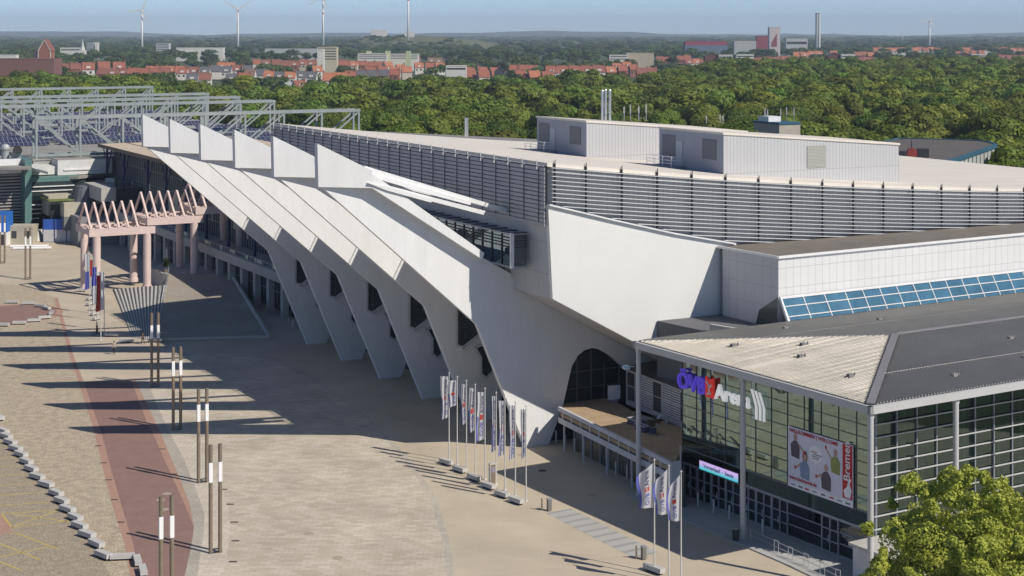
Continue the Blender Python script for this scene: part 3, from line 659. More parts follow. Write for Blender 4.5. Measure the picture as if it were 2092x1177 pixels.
# ---- white panel block with the slanted blue glass band behind the foyer roof
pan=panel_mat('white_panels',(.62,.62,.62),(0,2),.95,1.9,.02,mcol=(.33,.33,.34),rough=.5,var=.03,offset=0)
panl=panel_mat('white_panels_shaded',(.50,.50,.52),(1,2),1.3,1.9,.02,mcol=(.3,.3,.32),rough=.5,var=.03,offset=0)  # same white panels, with the side wall's shade mixed into the colour
PBk=thing('panel_clad_block','white panelled block with a slanted ribbon of blue glass behind the foyer roof','building',(FOY.o[0],FOY.o[1],0),FOY.rot)
YP=1.6; XP=FOY.hy(1590,605,YP)[0]
zlo=FOY.hy(1590,606,YP)[1]; zhi=FOY.hy(1590,528,YP)[1]
b=MB()
b._add([(XP,YP,zlo),(90,YP,zlo),(90,YP,zhi),(XP,YP,zhi)],[(0,1,2,3)],0)
b._add([(XP,YP,10),(XP,YP,zhi),(XP,YP+8.5,zhi),(XP,YP+8.5,10)],[(0,1,2,3)],1)
b._add([(XP,YP,12),(90,YP,12),(90,YP,zlo),(XP,YP,zlo)],[(0,1,2,3)],1)
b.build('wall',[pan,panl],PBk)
b=MB(); b.box(XP-.1,90,YP-.12,YP+18,zhi,zhi+.14); rf=b.build('roof',mat('bitumen_roof',(.165,.145,.125),.85,vs=.3,var=.16,fine=.12,bs=5),PBk)
b=MB(); b.bar((XP-.15,YP-.15,zhi+.12),(90,YP-.15,zhi+.12),.18,.24); b.bar((XP-.15,YP-.1,zhi+.12),(XP-.15,YP+9,zhi+.12),.18,.24); b.build('coping',white_metal,rf)
zb0=EV+.05; yb0=.35; xg=FOY.hy(1604,658,yb0)[0]
# slanted glass band from the foyer roof edge up to the panels
def sl(x,f): return (x+ (0 if f>0 else 0),yb0+(YP-.25-yb0)*f,zb0+(zlo-zb0)*f)
b=MB(); b.poly([(XP+.25,yb0,zb0),(90,yb0,zb0),(90,YP-.25,zlo-.1),(XP+.05,YP-.25,zlo-.1)]); bg_=b.build('glass_band',mat('blue_band_glass',(.05,.135,.21),.25,0,.25,vs=.5,spec=.3),PBk)
b=MB(); x=XP+.2; i=0
while x<90:
    b.bar((x+.1,yb0-.04,zb0),(x-.1,YP-.29,zlo-.1),.09,.1); x+=2.75 if i<3 else 2.35; i+=1
for f in (.18,.62,1.0):
    b.bar((XP+.1,yb0-.05+(YP-.25-yb0)*f,zb0+(zlo-.1-zb0)*f),(90,yb0-.05+(YP-.25-yb0)*f,zb0+(zlo-.1-zb0)*f),.08 if f<1 else .2,.08 if f<1 else .2)
b.bar((XP+.2,yb0-.02,zb0-.2),(XP-.02,YP-.28,zlo),.22,.22)
b.build('band_frame',white_metal,bg_)
b=MB(); b.poly([(XP,YP+.0,10),(XP,YP+4.5,10),(XP,YP+2.8,14.6),(XP,YP+.1,16.2)]); o=b.build('corner_glass',mat('dark_corner_glass',(.04,.06,.06),.12,var=.3),PBk); o.location.x=-.03
# low flat roof and parapet between gable and foyer
b=MB(); q=[FOY.loc(HALL.world(*p)) for p in ((9,-8.1),(32,-8.1))]
b.prism([(11.5,.7,6),(q[0].x,q[0].y,6),(q[1].x,q[1].y,6),(XP,YP+.3,6),(XP,.7,6)],(0,0,7.2)); b.build('link_block',mat('link_wall',(.12,.12,.13),.8),PBk)
w0=FOY.loc(W(1452,662,13.9)); w1=FOY.loc(W(1530,677,13.7))
b=MB(); b.bar((w0.x,w0.y,13.55),(w1.x,w1.y,13.45),.35,.7); b.build('parapet',concrete_lt,PBk)
# ================================================================ terrace
A=Vector((4.86,162.0,0)); B=Vector((13.97,141.4,0)); dirv=(B-A).normalized(); ang=math.atan2(dirv.y,dirv.x)
TF=Frame(A.x,A.y,dirv.x,dirv.y)   # x toward camera along the front, y into the building
Lt=(B-A).length
TE=thing('roof_terrace','low terrace wing with a sandy flat roof and white fascia by the arena','building',(A.x,A.y,0),TF.rot)
back=[TF.loc(v) for v in (FOY.world(3.9,-1.2),FOY.world(9.5,-1.5),FOY.world(9.5,14),HALL.world(9,1.5),HALL.world(3.4,.9))]
polyT=[(0,0),(Lt,0)]+[(p.x,p.y) for p in back]
sand=mat('terrace_gravel',(.43,.315,.20),.95,vs=.8,col2=(.33,.24,.15),fine=.12)
b=MB(); b.prism([(x,y,3.45) for x,y in polyT],(0,0,.35)); b.build('roof',sand,TE)
b=MB(); b.box(-.3,Lt,-.15,.15,3.95,4.35); b.box(-.3,Lt,-.1,.1,2.75,3.3); b.box(Lt-.15,Lt+.15,-.15,.9,2.75,4.35); b.box(Lt-.3,Lt+.1,-.12,.12,0,4.0); b.build('fascia',mat('terrace_fascia',(.52,.52,.54),.7),TE)
b=MB(); x=.6
while x<Lt: b.box(x-.09,x+.09,-.06,.06,3.3,3.95); x+=2.0
b.build('fascia_stub',fasc,TE)
b=MB(); b.box(-.2,Lt,.1,.16,3.3,3.95); b.build('shadow_gap',black,TE)
b=MB(); b.box(.4,Lt-.2,1.4,1.5,.0,3.4); b.build('glazing',glass_mat('terrace_glass',(.6,.6,.55),.32,.3),TE)
b=MB(); b.box(.4,Lt-.2,5,5.2,0,3.4); b.build('inner_wall',mat('warm_inner_wall',(.30,.25,.17),.8,var=.3,vs=.7),TE)
b=MB(); x=.4
while x<Lt: b.box(x-.05,x+.05,1.3,1.4,0,3.4); x+=1.9
b.build('glazing_bars',grey_metal,TE)
for x in (.3,4.6,9.6,14.6,19): b=MB(); b.cyl((x,.3,0),(x,.3,2.8),.12,n=8); b.build('column',fasc,TE)
b=MB(); b.bar((Lt,.9,4.15),(back[0].x,back[0].y,4.15),.15,.4); b.build('end_fascia',fasc,TE)
# office wall at the back of the terrace
O0=Vector((11.8,165.7,0)); O1=Vector((15.8,157.3,0)); OF=Frame(O1.x,O1.y,(O0-O1).x,(O0-O1).y); Lo=(O0-O1).length
OW=thing('office_wing','single storey office wall with white louvred windows at the back of the terrace','building',(O1.x,O1.y,0),OF.rot)
b=MB(); b.box(-6,Lo,-9,-.02,3.8,7.2); b.build('wall',mat('office_dark',(.05,.05,.06),.3),OW)
b=MB(); b.box(-6,Lo+.1,-.05,.08,7.2,7.5); b.box(-6,Lo+.1,-.05,.08,3.8,4.3); b.box(-6,Lo,-.05,.06,5.75,5.82)
for i in range(9): b.box(Lo-i*1.75-.06,Lo-i*1.75+.06,-.05,.08,4.2,7.3)
b.build('window_frame',fasc,OW)
for i in (1,2,4,5):
    b=MB()
    for k in range(12): b.box(Lo-(i+1)*1.75+.1,Lo-i*1.75-.1,.0,.05,4.4+k*.235,4.4+k*.235+.12)
    b.build('window_louvre',white_metal,OW)
b=MB(); b.poly([(-6,.3,7.52),(Lo+.5,.3,7.52),(Lo+2,-6,7.7),(-6,-9,7.8)]); b.build('roof',mat('brown_low_roof',(.10,.085,.075),.9),OW)
# dark glazing behind the arch
GW=thing('arch_glazing','tall dark glass wall seen through the arched opening of the last frame','glass wall',(HALL.o[0],HALL.o[1],0),HALL.rot)
b=MB(); b.prism([(t,.75,z) for t,z in [(1.5,.1),(3,6),(4.5,9.2),(6.3,9.6),(8.6,8.6),(11.5,6.6),(14,4.5),(14,.1)]],(0,.06,0)); b.build('glazing',mat('arch_glass',(.018,.022,.026),.06,var=.4,vs=.6),GW)
b=MB()
for t in (3.0,4.9,6.6,8.2,10): b.box(t-.04,t+.04,.66,.75,3.6,9.0 if t<8 else 7.4)
for z in (5.2,6.9): b.box(2,12,.66,.75,z-.03,z+.03)
b.build('glazing_bars',mat('bar_grey',(.12,.12,.13),.5),GW)
# things on the terrace
def box_thing(name,label,cat,pos,rz,dims,m,group=None,feet=None):
    r=thing(name,label,cat,pos,rz,group); b=MB(); b.box(-dims[0]/2,dims[0]/2,-dims[1]/2,dims[1]/2,dims[3] if len(dims)>3 else 0,dims[2]); b.build('body',m,r)
    if feet:
        b=MB(); b.box(-dims[0]/3,dims[0]/3,-dims[1]/4,dims[1]/4,0,dims[3]); b.build('foot',feet,r)
    return r
p=W(1254.5,822,3.8); box_thing('standing_board','white square board standing on the terrace before the dark glass','board',p,R(20),(1.35,.12,1.75,.3),swh,feet=grey_metal)
p=W(1352,868,3.8); r=thing('hoop_sculpture','small white arch shaped hoop on the terrace','hoop',p,R(30)); b=MB()
pts=[(.55*math.cos(t),0,.35+.55*math.sin(t)) for t in np.linspace(0,math.pi,9)]
for a_,c_ in zip(pts,pts[1:]): b.cyl(a_,c_,.13,n=8)
b.cyl((.55,0,0),(.55,0,.36),.13,n=8); b.cyl((-.55,0,0),(-.55,0,.36),.13,n=8); b.build('hoop',swh,r)
for i,(x,y,l) in enumerate(((1296,868,'dark planter trough with a white rim nearest the slim roof post'),(1312,880,'second dark planter trough with a white rim on the terrace'),(1322,868,'grey planter behind the rimmed troughs on the terrace'))):
    p=W(x,y,3.8); r=thing('planter_trough',l,'planter',p,R(-60),'planters on the terrace'); b=MB(); b.box(-.8,.8,-.3,.3,0,.5); b.build('body',mat('planter_dark',(.10,.10,.16),.6),r)
    b=MB(); 
    for s in (-1,1): b.box(-.85,.85,s*.3-.04,s*.3+.04,.5,.6)
    for s in (-1,1): b.box(s*.8-.04,s*.8+.04,-.26,.26,.5,.6)
    b.build('rim',fasc,r)
dryl=leaf_mat('dry_leaves',(.25,.20,.07),(.14,.13,.05))
def leaf_cloud(n,rad,size,lobes=10,seed=0,flatz=.8,center=(0,0,0),inner=.25,lr0=.32,lr1=.55,spread=.55,nn=.55):
    r=np.random.default_rng(seed); lc=r.normal(size=(lobes,3)); lc/=np.linalg.norm(lc,axis=1)[:,None]; lc*=rad*np.array([spread,spread,spread*.92*flatz])*r.uniform(.5,1.1,(lobes,1)); lr=rad*r.uniform(lr0,lr1,lobes)
    k=r.integers(0,lobes,n); d=r.normal(size=(n,3)); d/=np.linalg.norm(d,axis=1)[:,None]
    d[:,2]=np.abs(d[:,2])*.9-(r.random(n)<.35)*r.random(n)*.8
    sh=np.where(r.random(n)<inner,r.uniform(.2,.85,n),r.uniform(.85,1.08,n))
    P=lc[k]+d*(lr[k]*sh)[:,None]*np.array([1,1,flatz]); P+=np.array(center)
    nrm=d+r.normal(size=(n,3))*nn; nrm/=np.linalg.norm(nrm,axis=1)[:,None]
    t=np.cross(nrm,r.normal(size=(n,3))); t/=np.linalg.norm(t,axis=1)[:,None]; u=np.cross(nrm,t)
    s=size*r.uniform(.6,1.3,n)[:,None]*.5
    V=np.stack([P-t*s-u*s*.7,P+t*s-u*s*.5,P+t*s*.8+u*s,P-t*s*.9+u*s*.6],1).reshape(-1,3)
    return V
def quad_mesh(name,V,m):
    n=len(V)//4; me=bpy.data.meshes.new(name); me.vertices.add(len(V)); me.vertices.foreach_set('co',V.astype(np.float32).ravel())
    me.loops.add(len(V)); me.loops.foreach_set('vertex_index',np.arange(len(V),dtype=np.int32)); me.polygons.add(n)
    me.polygons.foreach_set('loop_start',np.arange(0,4*n,4,dtype=np.int32)); me.polygons.foreach_set('loop_total',np.full(n,4,dtype=np.int32)); me.materials.append(m); me.update(); me.validate(); return me
p=W(1334,885,3.8); r=thing('potted_shrub','dry brownish shrub in a tub beside the planters on the terrace','shrub',p); b=MB(); b.cyl((0,0,0),(0,0,.45),.3,.36); b.build('tub',mat('planter_dark',(.1,.1,.16)),r)
o=bpy.data.objects.new('foliage',quad_mesh('foliage',leaf_cloud(500,.75,.14,8,3,center=(0,0,1.1)),dryl)); C.objects.link(o); o.parent=r
# ================================================================ plaza furniture
# twin column lamps
lampglow=mat('lamp_panel',(.80,.80,.80),.35,var=.02)
def twin_lamp(h=8.7):
    r=thing('twin_column_lamp','', 'lamp')
    for sx in (-.39,.39):
        b=MB(); b.cyl((sx,0,0),(sx,0,5.72),.165,n=16); b.cyl((sx,0,7.3),(sx,0,h),.165,n=16); b.cyl((sx,0,h),(sx,0,h+.04),.14,n=12); c=b.build('column',bronze,r)
        b=MB(); b.box(sx-.145,sx+.145,-.16,.16,5.72,7.3); b.build('lamp_panel',lampglow,c)
    b=MB(); b.box(-.55,.55,-.17,.17,0,.05); b.bar((-.39,0,.3),(.39,0,.3),.06,.1); b.build('base_plate',dark_metal,r)
    return r
L0=twin_lamp(); lt=get_tree(L0)
lamps=[(316.5,790,'bronze twin column lamp second nearest the railed ramp, just above the middle of the row'),(361.5,878,'bronze twin column lamp of the long row, one before the farthest, third from the front'),
(414,985.5,'bronze twin column lamp whose shadow crosses the red road above the nearest white lit pair'),(440,1129,'bronze twin column lamp standing on the cream paving at the tip of the red road'),
(340,1262,'closest bronze twin column lamp with its foot cut off by the bottom of the picture'),(5,538,'bronze twin column lamp at the left edge by the blue container'),(57,571,'bronze twin column lamp beside the white pipes on the far square')]
lamps[0]=(316.5,790,'farthest bronze twin column lamp of the long row, beside the railed ramp')
for i,(x,y,l) in enumerate(lamps):
    p=W(x,y); o=L0 if i==0 else dup(L0,p,tree=lt); o.location=p; o.rotation_euler=(0,0,R(24)); tag(o,l,'lamp','bronze twin column lamps on the square')
# flag poles
flagwhite=bpy.data.materials.new('flag_cloth'); flagwhite.use_nodes=True; n=flagwhite.node_tree; bs=n.nodes['Principled BSDF']; bs.inputs['Roughness'].default_value=.8
nz=n.nodes.new('ShaderNodeTexNoise'); nz.inputs['Scale'].default_value=2; cr=n.nodes.new('ShaderNodeValToRGB'); cr.color_ramp.elements[0].color=(.66,.66,.68,1); cr.color_ramp.elements[1].color=(.74,.74,.75,1); n.links.new(nz.outputs[0],cr.inputs[0]); n.links.new(cr.outputs[0],bs.inputs['Base Color'])
tl=n.nodes.new('ShaderNodeBsdfTranslucent'); ms=n.nodes.new('ShaderNodeMixShader'); ms.inputs[0].default_value=.4; n.links.new(cr.outputs[0],tl.inputs[0]); n.links.new(bs.outputs[0],ms.inputs[1]); n.links.new(tl.outputs[0],ms.inputs[2]); n.links.new(ms.outputs[0],n.nodes['Material Output'].inputs[0])
flagblue=mat('flag_blue',(.10,.11,.40),.8,var=.08); flagred=mat('flag_red',(.45,.05,.04),.8); ink=mat('flag_ink',(.03,.03,.10),.8); pole_m=mat('pole_white',(.60,.60,.58),.4,.2,.05)
def sheetmesh(name,fn,nu,nv,m,parent,thick=.0,mats=None,mi=None):
    vs=[fn(i/nu,j/nv) for j in range(nv+1) for i in range(nu+1)]; fs=[(j*(nu+1)+i,j*(nu+1)+i+1,(j+1)*(nu+1)+i+1,(j+1)*(nu+1)+i) for j in range(nv) for i in range(nu)]
    b=MB(); b._add(vs,fs); b.m=[0]*len(fs)
    if mi: b.m=[mi((i+.5)/nu,(j+.5)/nv) for j in range(nv) for i in range(nu)]
    o=b.build(name,mats or m,parent,smooth=True); return o
def flagpole(x,ytop,h,z0,z1,wid,ph,fold,label,group,logo=True,big=False,col=None,drop=0):
    """z0..z1: bottom and top of the cloth, wid: how far it stands out, fold: depth of the folds"""
    d=(CAMZ-h)*F/(ytop-HY); p=WD(x,d); r=thing('flagpole',label,'flagpole',p,0,group)
    b=MB(); b.cyl((0,0,0),(0,0,h),.065,.04,10); b.ball((0,0,h+.05),.08); b.cyl((0,0,0),(0,0,.12),.16,.12,10); b.build('pole',pole_m,r)
    def fn(u,v):
        top=z1-drop*u*(1 if big else .6); zz=z0*(1-v)+top*v
        ww=wid*u*(1-.12*math.sin(v*5+ph)) ; X=-.06-ww*math.cos(.7*math.sin(ph)) 
        Y=fold*math.sin(u*(7 if big else 12)+ph+v*2.2)*(.25+u)+.05
        return (X,Y,zz- (0 if big else .25*u*(1-v)))
    mats=[flagwhite,flagblue,flagred] if col is None else [flagwhite,flagblue,flagred]
    if col: mi=col
    else: mi=lambda u,v: 1 if (u>.86 and (big or v<.5)) else 0
    o=sheetmesh('flag',fn,26,26,None,r,mats=mats,mi=mi)
    if logo:
        me=text_mesh('ÖVB',1.0,0,.01,'LEFT'); me2=text_mesh('Arena',1.0,0,.01,'LEFT'); S=(z1-z0)*.15
        for me_,off,nm in ((me,.08,'blue_print'),(me2,.56,'dark_print')):
            co=np.zeros(len(me_.vertices)*3,dtype=np.float32); me_.vertices.foreach_get('co',co); co=co.reshape(-1,3)
            out=[]
            for c in co:
                v=off+c[0]*S/(z1-z0); u=.30+c[1]*S*.95/wid if big else .18+c[1]*.5; u=min(.98,u)
                q=fn(u,min(.97,v)); q2=fn(u,min(.99,v)); out.append((q[0],q[1]-.035,q[2]))
            me_.vertices.foreach_set('co',np.array(out,dtype=np.float32).ravel()); me_.materials.clear(); me_.materials.append(ink if nm=='dark_print' else flagblue)
            t=bpy.data.objects.new(nm,me_); C.objects.link(t); t.parent=o
        b=MB(); qs=[fn(u_,v_) for u_,v_ in (((.30,.43),(.30,.53),(.58,.53),(.58,.43)) if big else ((.18,.43),(.18,.53),(.6,.53),(.6,.43)))]; b.poly([(q[0],q[1]-.04,q[2]) for q in qs]); b.build('red_print',flagred,o)
    return r
tops=[(917.5,763),(934,771),(953,779),(971,787),(991,795),(1013.8,803),(1031.5,812.4),(1052.9,821.8),(1074.8,829.8)]
spec=[(3.0,8.2,.75,.3,'with its cloth swung out to the left, first of the nine'),(4.6,8.2,1.0,1.1,'with the blue and red lettering facing the camera, second of the nine'),(3.3,8.2,.5,2.0,'with a tightly hanging cloth, third of the nine'),(3.0,8.2,.55,2.8,'with half-hidden lettering, fourth of the nine'),(2.6,8.2,.8,3.9,'with its lower corner lifted to the right, middle one of the nine'),(2.0,8.2,.45,4.6,'with a narrow cloth and blue hem, sixth of the nine'),(2.1,8.2,.6,5.3,'with blue swirl on its cloth, seventh of the nine'),(2.3,8.2,.5,6.0,'behind the foot of the last concrete frame, eighth of the nine'),(2.8,8.2,.42,6.9,'nearest of the nine, seen against the white foot')]
for (x,y),(z0,z1,wd,ph,l) in zip(tops,spec):
    flagpole(x,y,8.5,z0+1.2,z1,wd*1.0,ph,.10+.06*math.sin(ph*3),'white flagpole '+l,'row of nine flagpoles before the last frame')
for i,(x,y,l) in enumerate(((1337,941,'left'),(1366.5,953,'middle'),(1391.5,965,'right'))):
    flagpole(x,y,8.7,5.0,8.55,1.25,[.4,1.0,1.7][i],.14,'%s one of the three large white flags lettered ÖVB Arena by the glass entrance'%l,'three large flagpoles by the entrance',True,True,drop=1.1)
# coloured flags by the portico
bases=[(183,516,1,'blue and white flag hanging close to the pink portico column',(0,1)),(190,528,1,'long red and white flag between the portico columns',(2,0)),(198,543,1,'pale blue and white flag among those beside the portico',(1,0)),(206,560,1,'red flag second from the front beside the portico',(2,2)),(213,553,1,'large white flag standing clear in front of the portico flags',(0,0))]
for i,(x,y,_,l,cc2) in enumerate(bases):
    flagpole(x,y,9.0,3.6+.4*(i%2),8.8,[.7,.5,.7,.6,1.3][i],i*1.3,.12,l,'flagpoles beside the pink portico',logo=False,col=(lambda a,b_:(lambda u,v: a if v>.5 else b_))(cc2[0],cc2[1]))
flagpole(342,506,6.0,1.5,5.8,.7,2.2,.12,'slim pale banner flag standing in shade before the glass colonnade','banner flags by the colonnade',logo=False,col=lambda u,v:0)
# concrete benches
bench_m=mat('bench_concrete',(.47,.46,.44),.85,vs=3,var=.12,bump=.2)
def bench(l=1.9,wd=.55,h=.48):
    r=thing('concrete_bench','','bench'); b=MB(); b.box(-l/2,l/2,-wd/2,wd/2,.16,h); b.build('seat',bench_m,r)
    b=MB(); b.box(-l/2+.25,l/2-.25,-wd/2+.1,wd/2-.1,0,.16); b.build('foot',black,r); return r
B0=bench(); bt=get_tree(B0); first=[True]
def put_bench(x,y,ang,label,group,sc=(1,1,1)):
    p=W(x,y)
    if first[0]: o=B0; first[0]=False; o.location=p; o.rotation_euler=(0,0,ang)
    else: o=dup(B0,p,ang,tree=bt)
    o.scale=sc; tag(o,label,'bench',group)
ch=[(-2,858),(6,886),(13,897),(21,909),(32,922),(43,934),(54,949),(64,964),(76,980),(94,996),(115,1014),(126,1030),(138,1047),(154,1064),(163,1081),(178,1099),(197,1118),(211,1141)]
ords=['first','second','third','fourth','fifth','sixth','seventh','eighth','ninth','tenth','eleventh','twelfth','thirteenth','fourteenth','fifteenth','sixteenth','seventeenth','eighteenth']
for i,(x,y) in enumerate(ch):
    q=ch[min(i+1,len(ch)-1)] if i<len(ch)-1 else (226,1160); a=W(x,y); b_=W(*q); an=math.atan2(b_.y-a.y,b_.x-a.x)
    put_bench(x,y,an+.35,'pale concrete bench, %s from the far end of the line edging the parking cobbles'%ords[i],'concrete benches edging the parking area',(.95,1.05,1.15))
put_bench(250,1144,R(8),'concrete bench lying crosswise at the near end of the bench line','concrete benches edging the parking area')
put_bench(281,1152,R(-72),'concrete bench on the edge of the red road, upper one of two','concrete benches edging the parking area')
put_bench(292,1172,R(-72),'concrete bench on the edge of the red road, cut by the bottom of the picture','concrete benches edging the parking area')
ring_=[(25,620,0,'at the upper rim'),(58,623,8,'just right of the upper rim bench'),(83,628,-20,'at the upper right curve'),(95,633,-45,'at the right end, upper'),(105,643,-80,'at the far right end'),(91,652,30,'at the lower right curve'),(70,658,18,'below the right half'),(40,663,6,'near the lower middle'),(5,667,-5,'at the lower left by the picture edge')]
for x,y,a,l in ring_: put_bench(x,y,R(a),'short concrete bench %s of the round red bed'%l,'benches round the red bed')
for i,(x,y,a) in enumerate([(166,596,0),(184,613,70),(184,624,70),(190,634,70),(193,644,70),(197,654,70)]):
    put_bench(x,y,R(a),['concrete bench between the feet of the front portico columns','first concrete bench of five beside the portico flags','second concrete bench of five beside the portico flags','third concrete bench of five beside the portico flags','fourth concrete bench of five beside the portico flags','last concrete bench of five beside the portico flags'][i],'benches by the portico',(.8,.9,1))
put_bench(229,688,R(-8),'concrete bench standing alone beside the walking person','benches in the middle of the square')
put_bench(259,700,R(-5),'concrete bench in fin shadow left of the shaded person','benches in the middle of the square'); put_bench(318,699,R(0),'concrete bench at the corner of the railed ramp','benches in the middle of the square')
for i,(x,y) in enumerate([(912,950),(939,965),(969,982),(998,999),(1026,1016),(1055,1029)]):
    put_bench(x,y,R(-50),'concrete bench, %s from the left along the nine flagpoles'%ords[i],'benches along the nine flagpoles',(.85,1,1.15))
put_bench(1336,1170,R(-50),'concrete bench at the foot of the three large flags','benches by the three flags',(1,1,1.15))
# bollards, bins, stele
def bollard(x,y,h,label,grp='white bollards',m=None,r_=.09):
    r=thing('bollard',label,'bollard',W(x,y),0,grp); b=MB(); b.cyl((0,0,0),(0,0,h),r_,n=10); b.cyl((0,0,h),(0,0,h+.05),r_,r_*.5,10); b.build('post',m or pole_m,r)
for x,y,l in ((1136,905,'first white bollard beside the foot of the last frame'),(1155,914,'second white bollard beside the foot of the last frame'),(1174,922,'third white bollard beside the foot of the last frame'),(1258,970,'pale bollard before the terrace glazing, left'),(1281,978,'pale bollard before the terrace glazing, right'),(1426,1036,'grey bollard before the entrance doors under the LED strip, left'),(1458,1050,'grey bollard before the entrance doors under the LED strip, middle'),(1490,1063,'grey bollard before the entrance doors left of the middle post'),(1524,1078,'grey bollard just right of the middle roof post'),(1558,1092,'grey bollard before the unlit doors right of the middle post')):
    bollard(x,y,1.25,l,'bollards along the arena and foyer')
for x,y,l in ((605,650,'white bollard before the first frame foot, left'),(590,662,'white bollard before the first frame foot, middle'),(598,668,'white bollard before the first frame foot, right')): bollard(x,y,.9,l,'bollards by the first frame')
for i,(x,y) in enumerate(((1107,1043),(1300,1142))):
    bollard(x,y,1.05,['thin bronze post at the upper end of the striped paving','thin bronze post at the lower end of the striped paving'][i],'bronze posts by the striped paving',bronze,.07)
    p=W(x+15,y+1); r=thing('litter_bin',['grey litter bin at the upper end of the striped paving','grey litter bin at the lower end of the striped paving'][i],'litter bin',p,R(25),'litter bins'); b=MB(); b.box(-.17,.17,-.17,.17,.06,1.0); b.build('body',mat('bin_grey',(.2,.2,.19),.5,.3),r); b=MB(); b.box(-.2,.2,-.2,.2,1.0,1.08); b.build('lid',grey_metal,r); b=MB(); b.box(-.1,.1,-.1,.1,0,.06); b.build('foot',black,r)
p=W(1503,1106); r=thing('litter_bin','dark litter bin at the foot of the middle roof post','litter bin',p+Vector((0,0,.105)),R(25),'litter bins'); b=MB(); b.cyl((0,0,0),(0,0,.95),.26,.3); b.build('body',dark_metal,r); b=MB(); b.cyl((0,0,.95),(0,0,1.02),.33); b.build('lid',grey_metal,r)
p=W(1006,993); r=thing('information_stele','upright information pillar with bronze sides among the nine flagpoles','sign',p,R(28)); b=MB(); b.box(-.32,.32,-.14,.14,0,2.15); b.build('body',concrete_lt,r); b=MB(); b.box(-.24,.24,-.165,-.14,.25,2.0); b.build('panel',bronze,r); b=MB(); b.box(-.18,.18,-.18,-.165,1.3,1.8); b.build('map_panel',mat('map_grey',(.25,.25,.33),.4),r)
# surface lamp on the left roof post
p=FOY.world(-.1,.35,11.6); r=thing('flood_light','pale dome lamp on an arm of the left roof post','lamp',p); b=MB(); b.ball((-.75,.1,0),.42,10,6,sc=(1,1,.5)); b.build('shade',mat('pale_blue_lamp',(.45,.55,.62),.4),r); b=MB(); b.bar((-.7,.1,.1),(0,0,.1),.08,.08); b.build('arm',grey_metal,r)
# covers
cov=mat('cast_iron_cover',(.09,.075,.06),.8,var=.2); covl=mat('cover_concrete',(.37,.31,.24),.8)
for i,(x,y) in enumerate(((331,917.7),(355,969),(201,911),(211,946),(222,980.6),(234,1021),(247,1067),(470,1030.6),(479,1067),(481,1105),(476,1148),(457,1000))):
    b=MB(); b.box(-.32,.32,-.16,.16,0,.006); o=b.build('drain_cover',cov,None,W(x,y,0)+Vector((0,0,.018))); tag(o,'small rectangular drain cover '+['beside the upper end of the red road on its right','beside the red road near the third twin lamp shadow','on the pink kerb left of the red road, highest','on the pink kerb left of the red road, second down','on the pink kerb left of the red road, middle','on the pink kerb left of the red road, second lowest','on the pink kerb left of the red road, lowest','on the slabs right of the nearest full twin lamp, highest','on the slabs right of the nearest full twin lamp, second','on the slabs right of the nearest full twin lamp, third','on the slabs right of the nearest full twin lamp, lowest','just right of the top of the fourth twin lamp'][i],'drain cover','drain covers in the square')
for i,(x,y,l) in enumerate(((1108,962,'near the first bollards in building shadow'),(1209,1012,'in the foyer shadow before the terrace'),(1066,929,'in sun right of the nine flagpoles'),(690,1140,'on the sunny slabs at the bottom'),(853,825,'in the shade below the concrete frames'),(630,1090,'among the sunlit slabs'),(341,1009,'upper one on the red road'),(328,1022,'middle one on the red road'),(336,1041,'lower one on the red road'))):
    b=MB(); b.cyl((0,0,0),(0,0,.006),.42,n=20); o=b.build('manhole_cover',covl if i!=0 else cov,None,W(x,y,0)+Vector((0,0,.018))); tag(o,'round manhole cover '+l,'manhole cover','manhole covers')
# steel hand rail by the entrance ramp
r=thing('ramp_railing','pale steel railing along the entrance ramp below the glass front','railing',W(1530,1100)); b=MB(); P_=[W(1529,1104),W(1586,1131),W(1615,1145),W(1647,1159),W(1680,1176),W(1712,1192)]; L_=r.location
for i,p in enumerate(P_):
    q=p-L_; 
    for dx in (-.25,.25): b.bar(q+Vector((dx*.55,-dx*.8,.1)),q+Vector((dx*.55,-dx*.8,1.05)),.045,.045)
    b.bar(q+Vector((-.14,.2,1.05)),q+Vector((.14,-.2,1.05)),.05,.05)
    if i: 
        for zz in (.55,.98): b.bar(P_[i-1]-L_+Vector((0,0,zz)),q+Vector((0,0,zz)),.035,.035)
b.build('rail',mat('rail_steel',(.5,.52,.55),.35,.5),r)
# kiosk at the lower right
p=FOY.world(-2.2,-31.2); r=thing('kiosk','small white kiosk with a flat stone roof half hidden by the tree','kiosk',W(1812,1192,0),FOY.rot)
b=MB(); b.box(-1.5,2.6,-1.5,2.1,0,2.55); b.build('wall',mat('kiosk_wall',(.6,.6,.6),.7),r); b=MB(); b.box(-1.75,2.85,-1.75,2.35,2.55,2.8); b.build('roof',concrete_lt,r); b=MB(); b.box(-.9,2.3,-1.56,-1.5,.5,2.1); b.build('window',glassd,r)
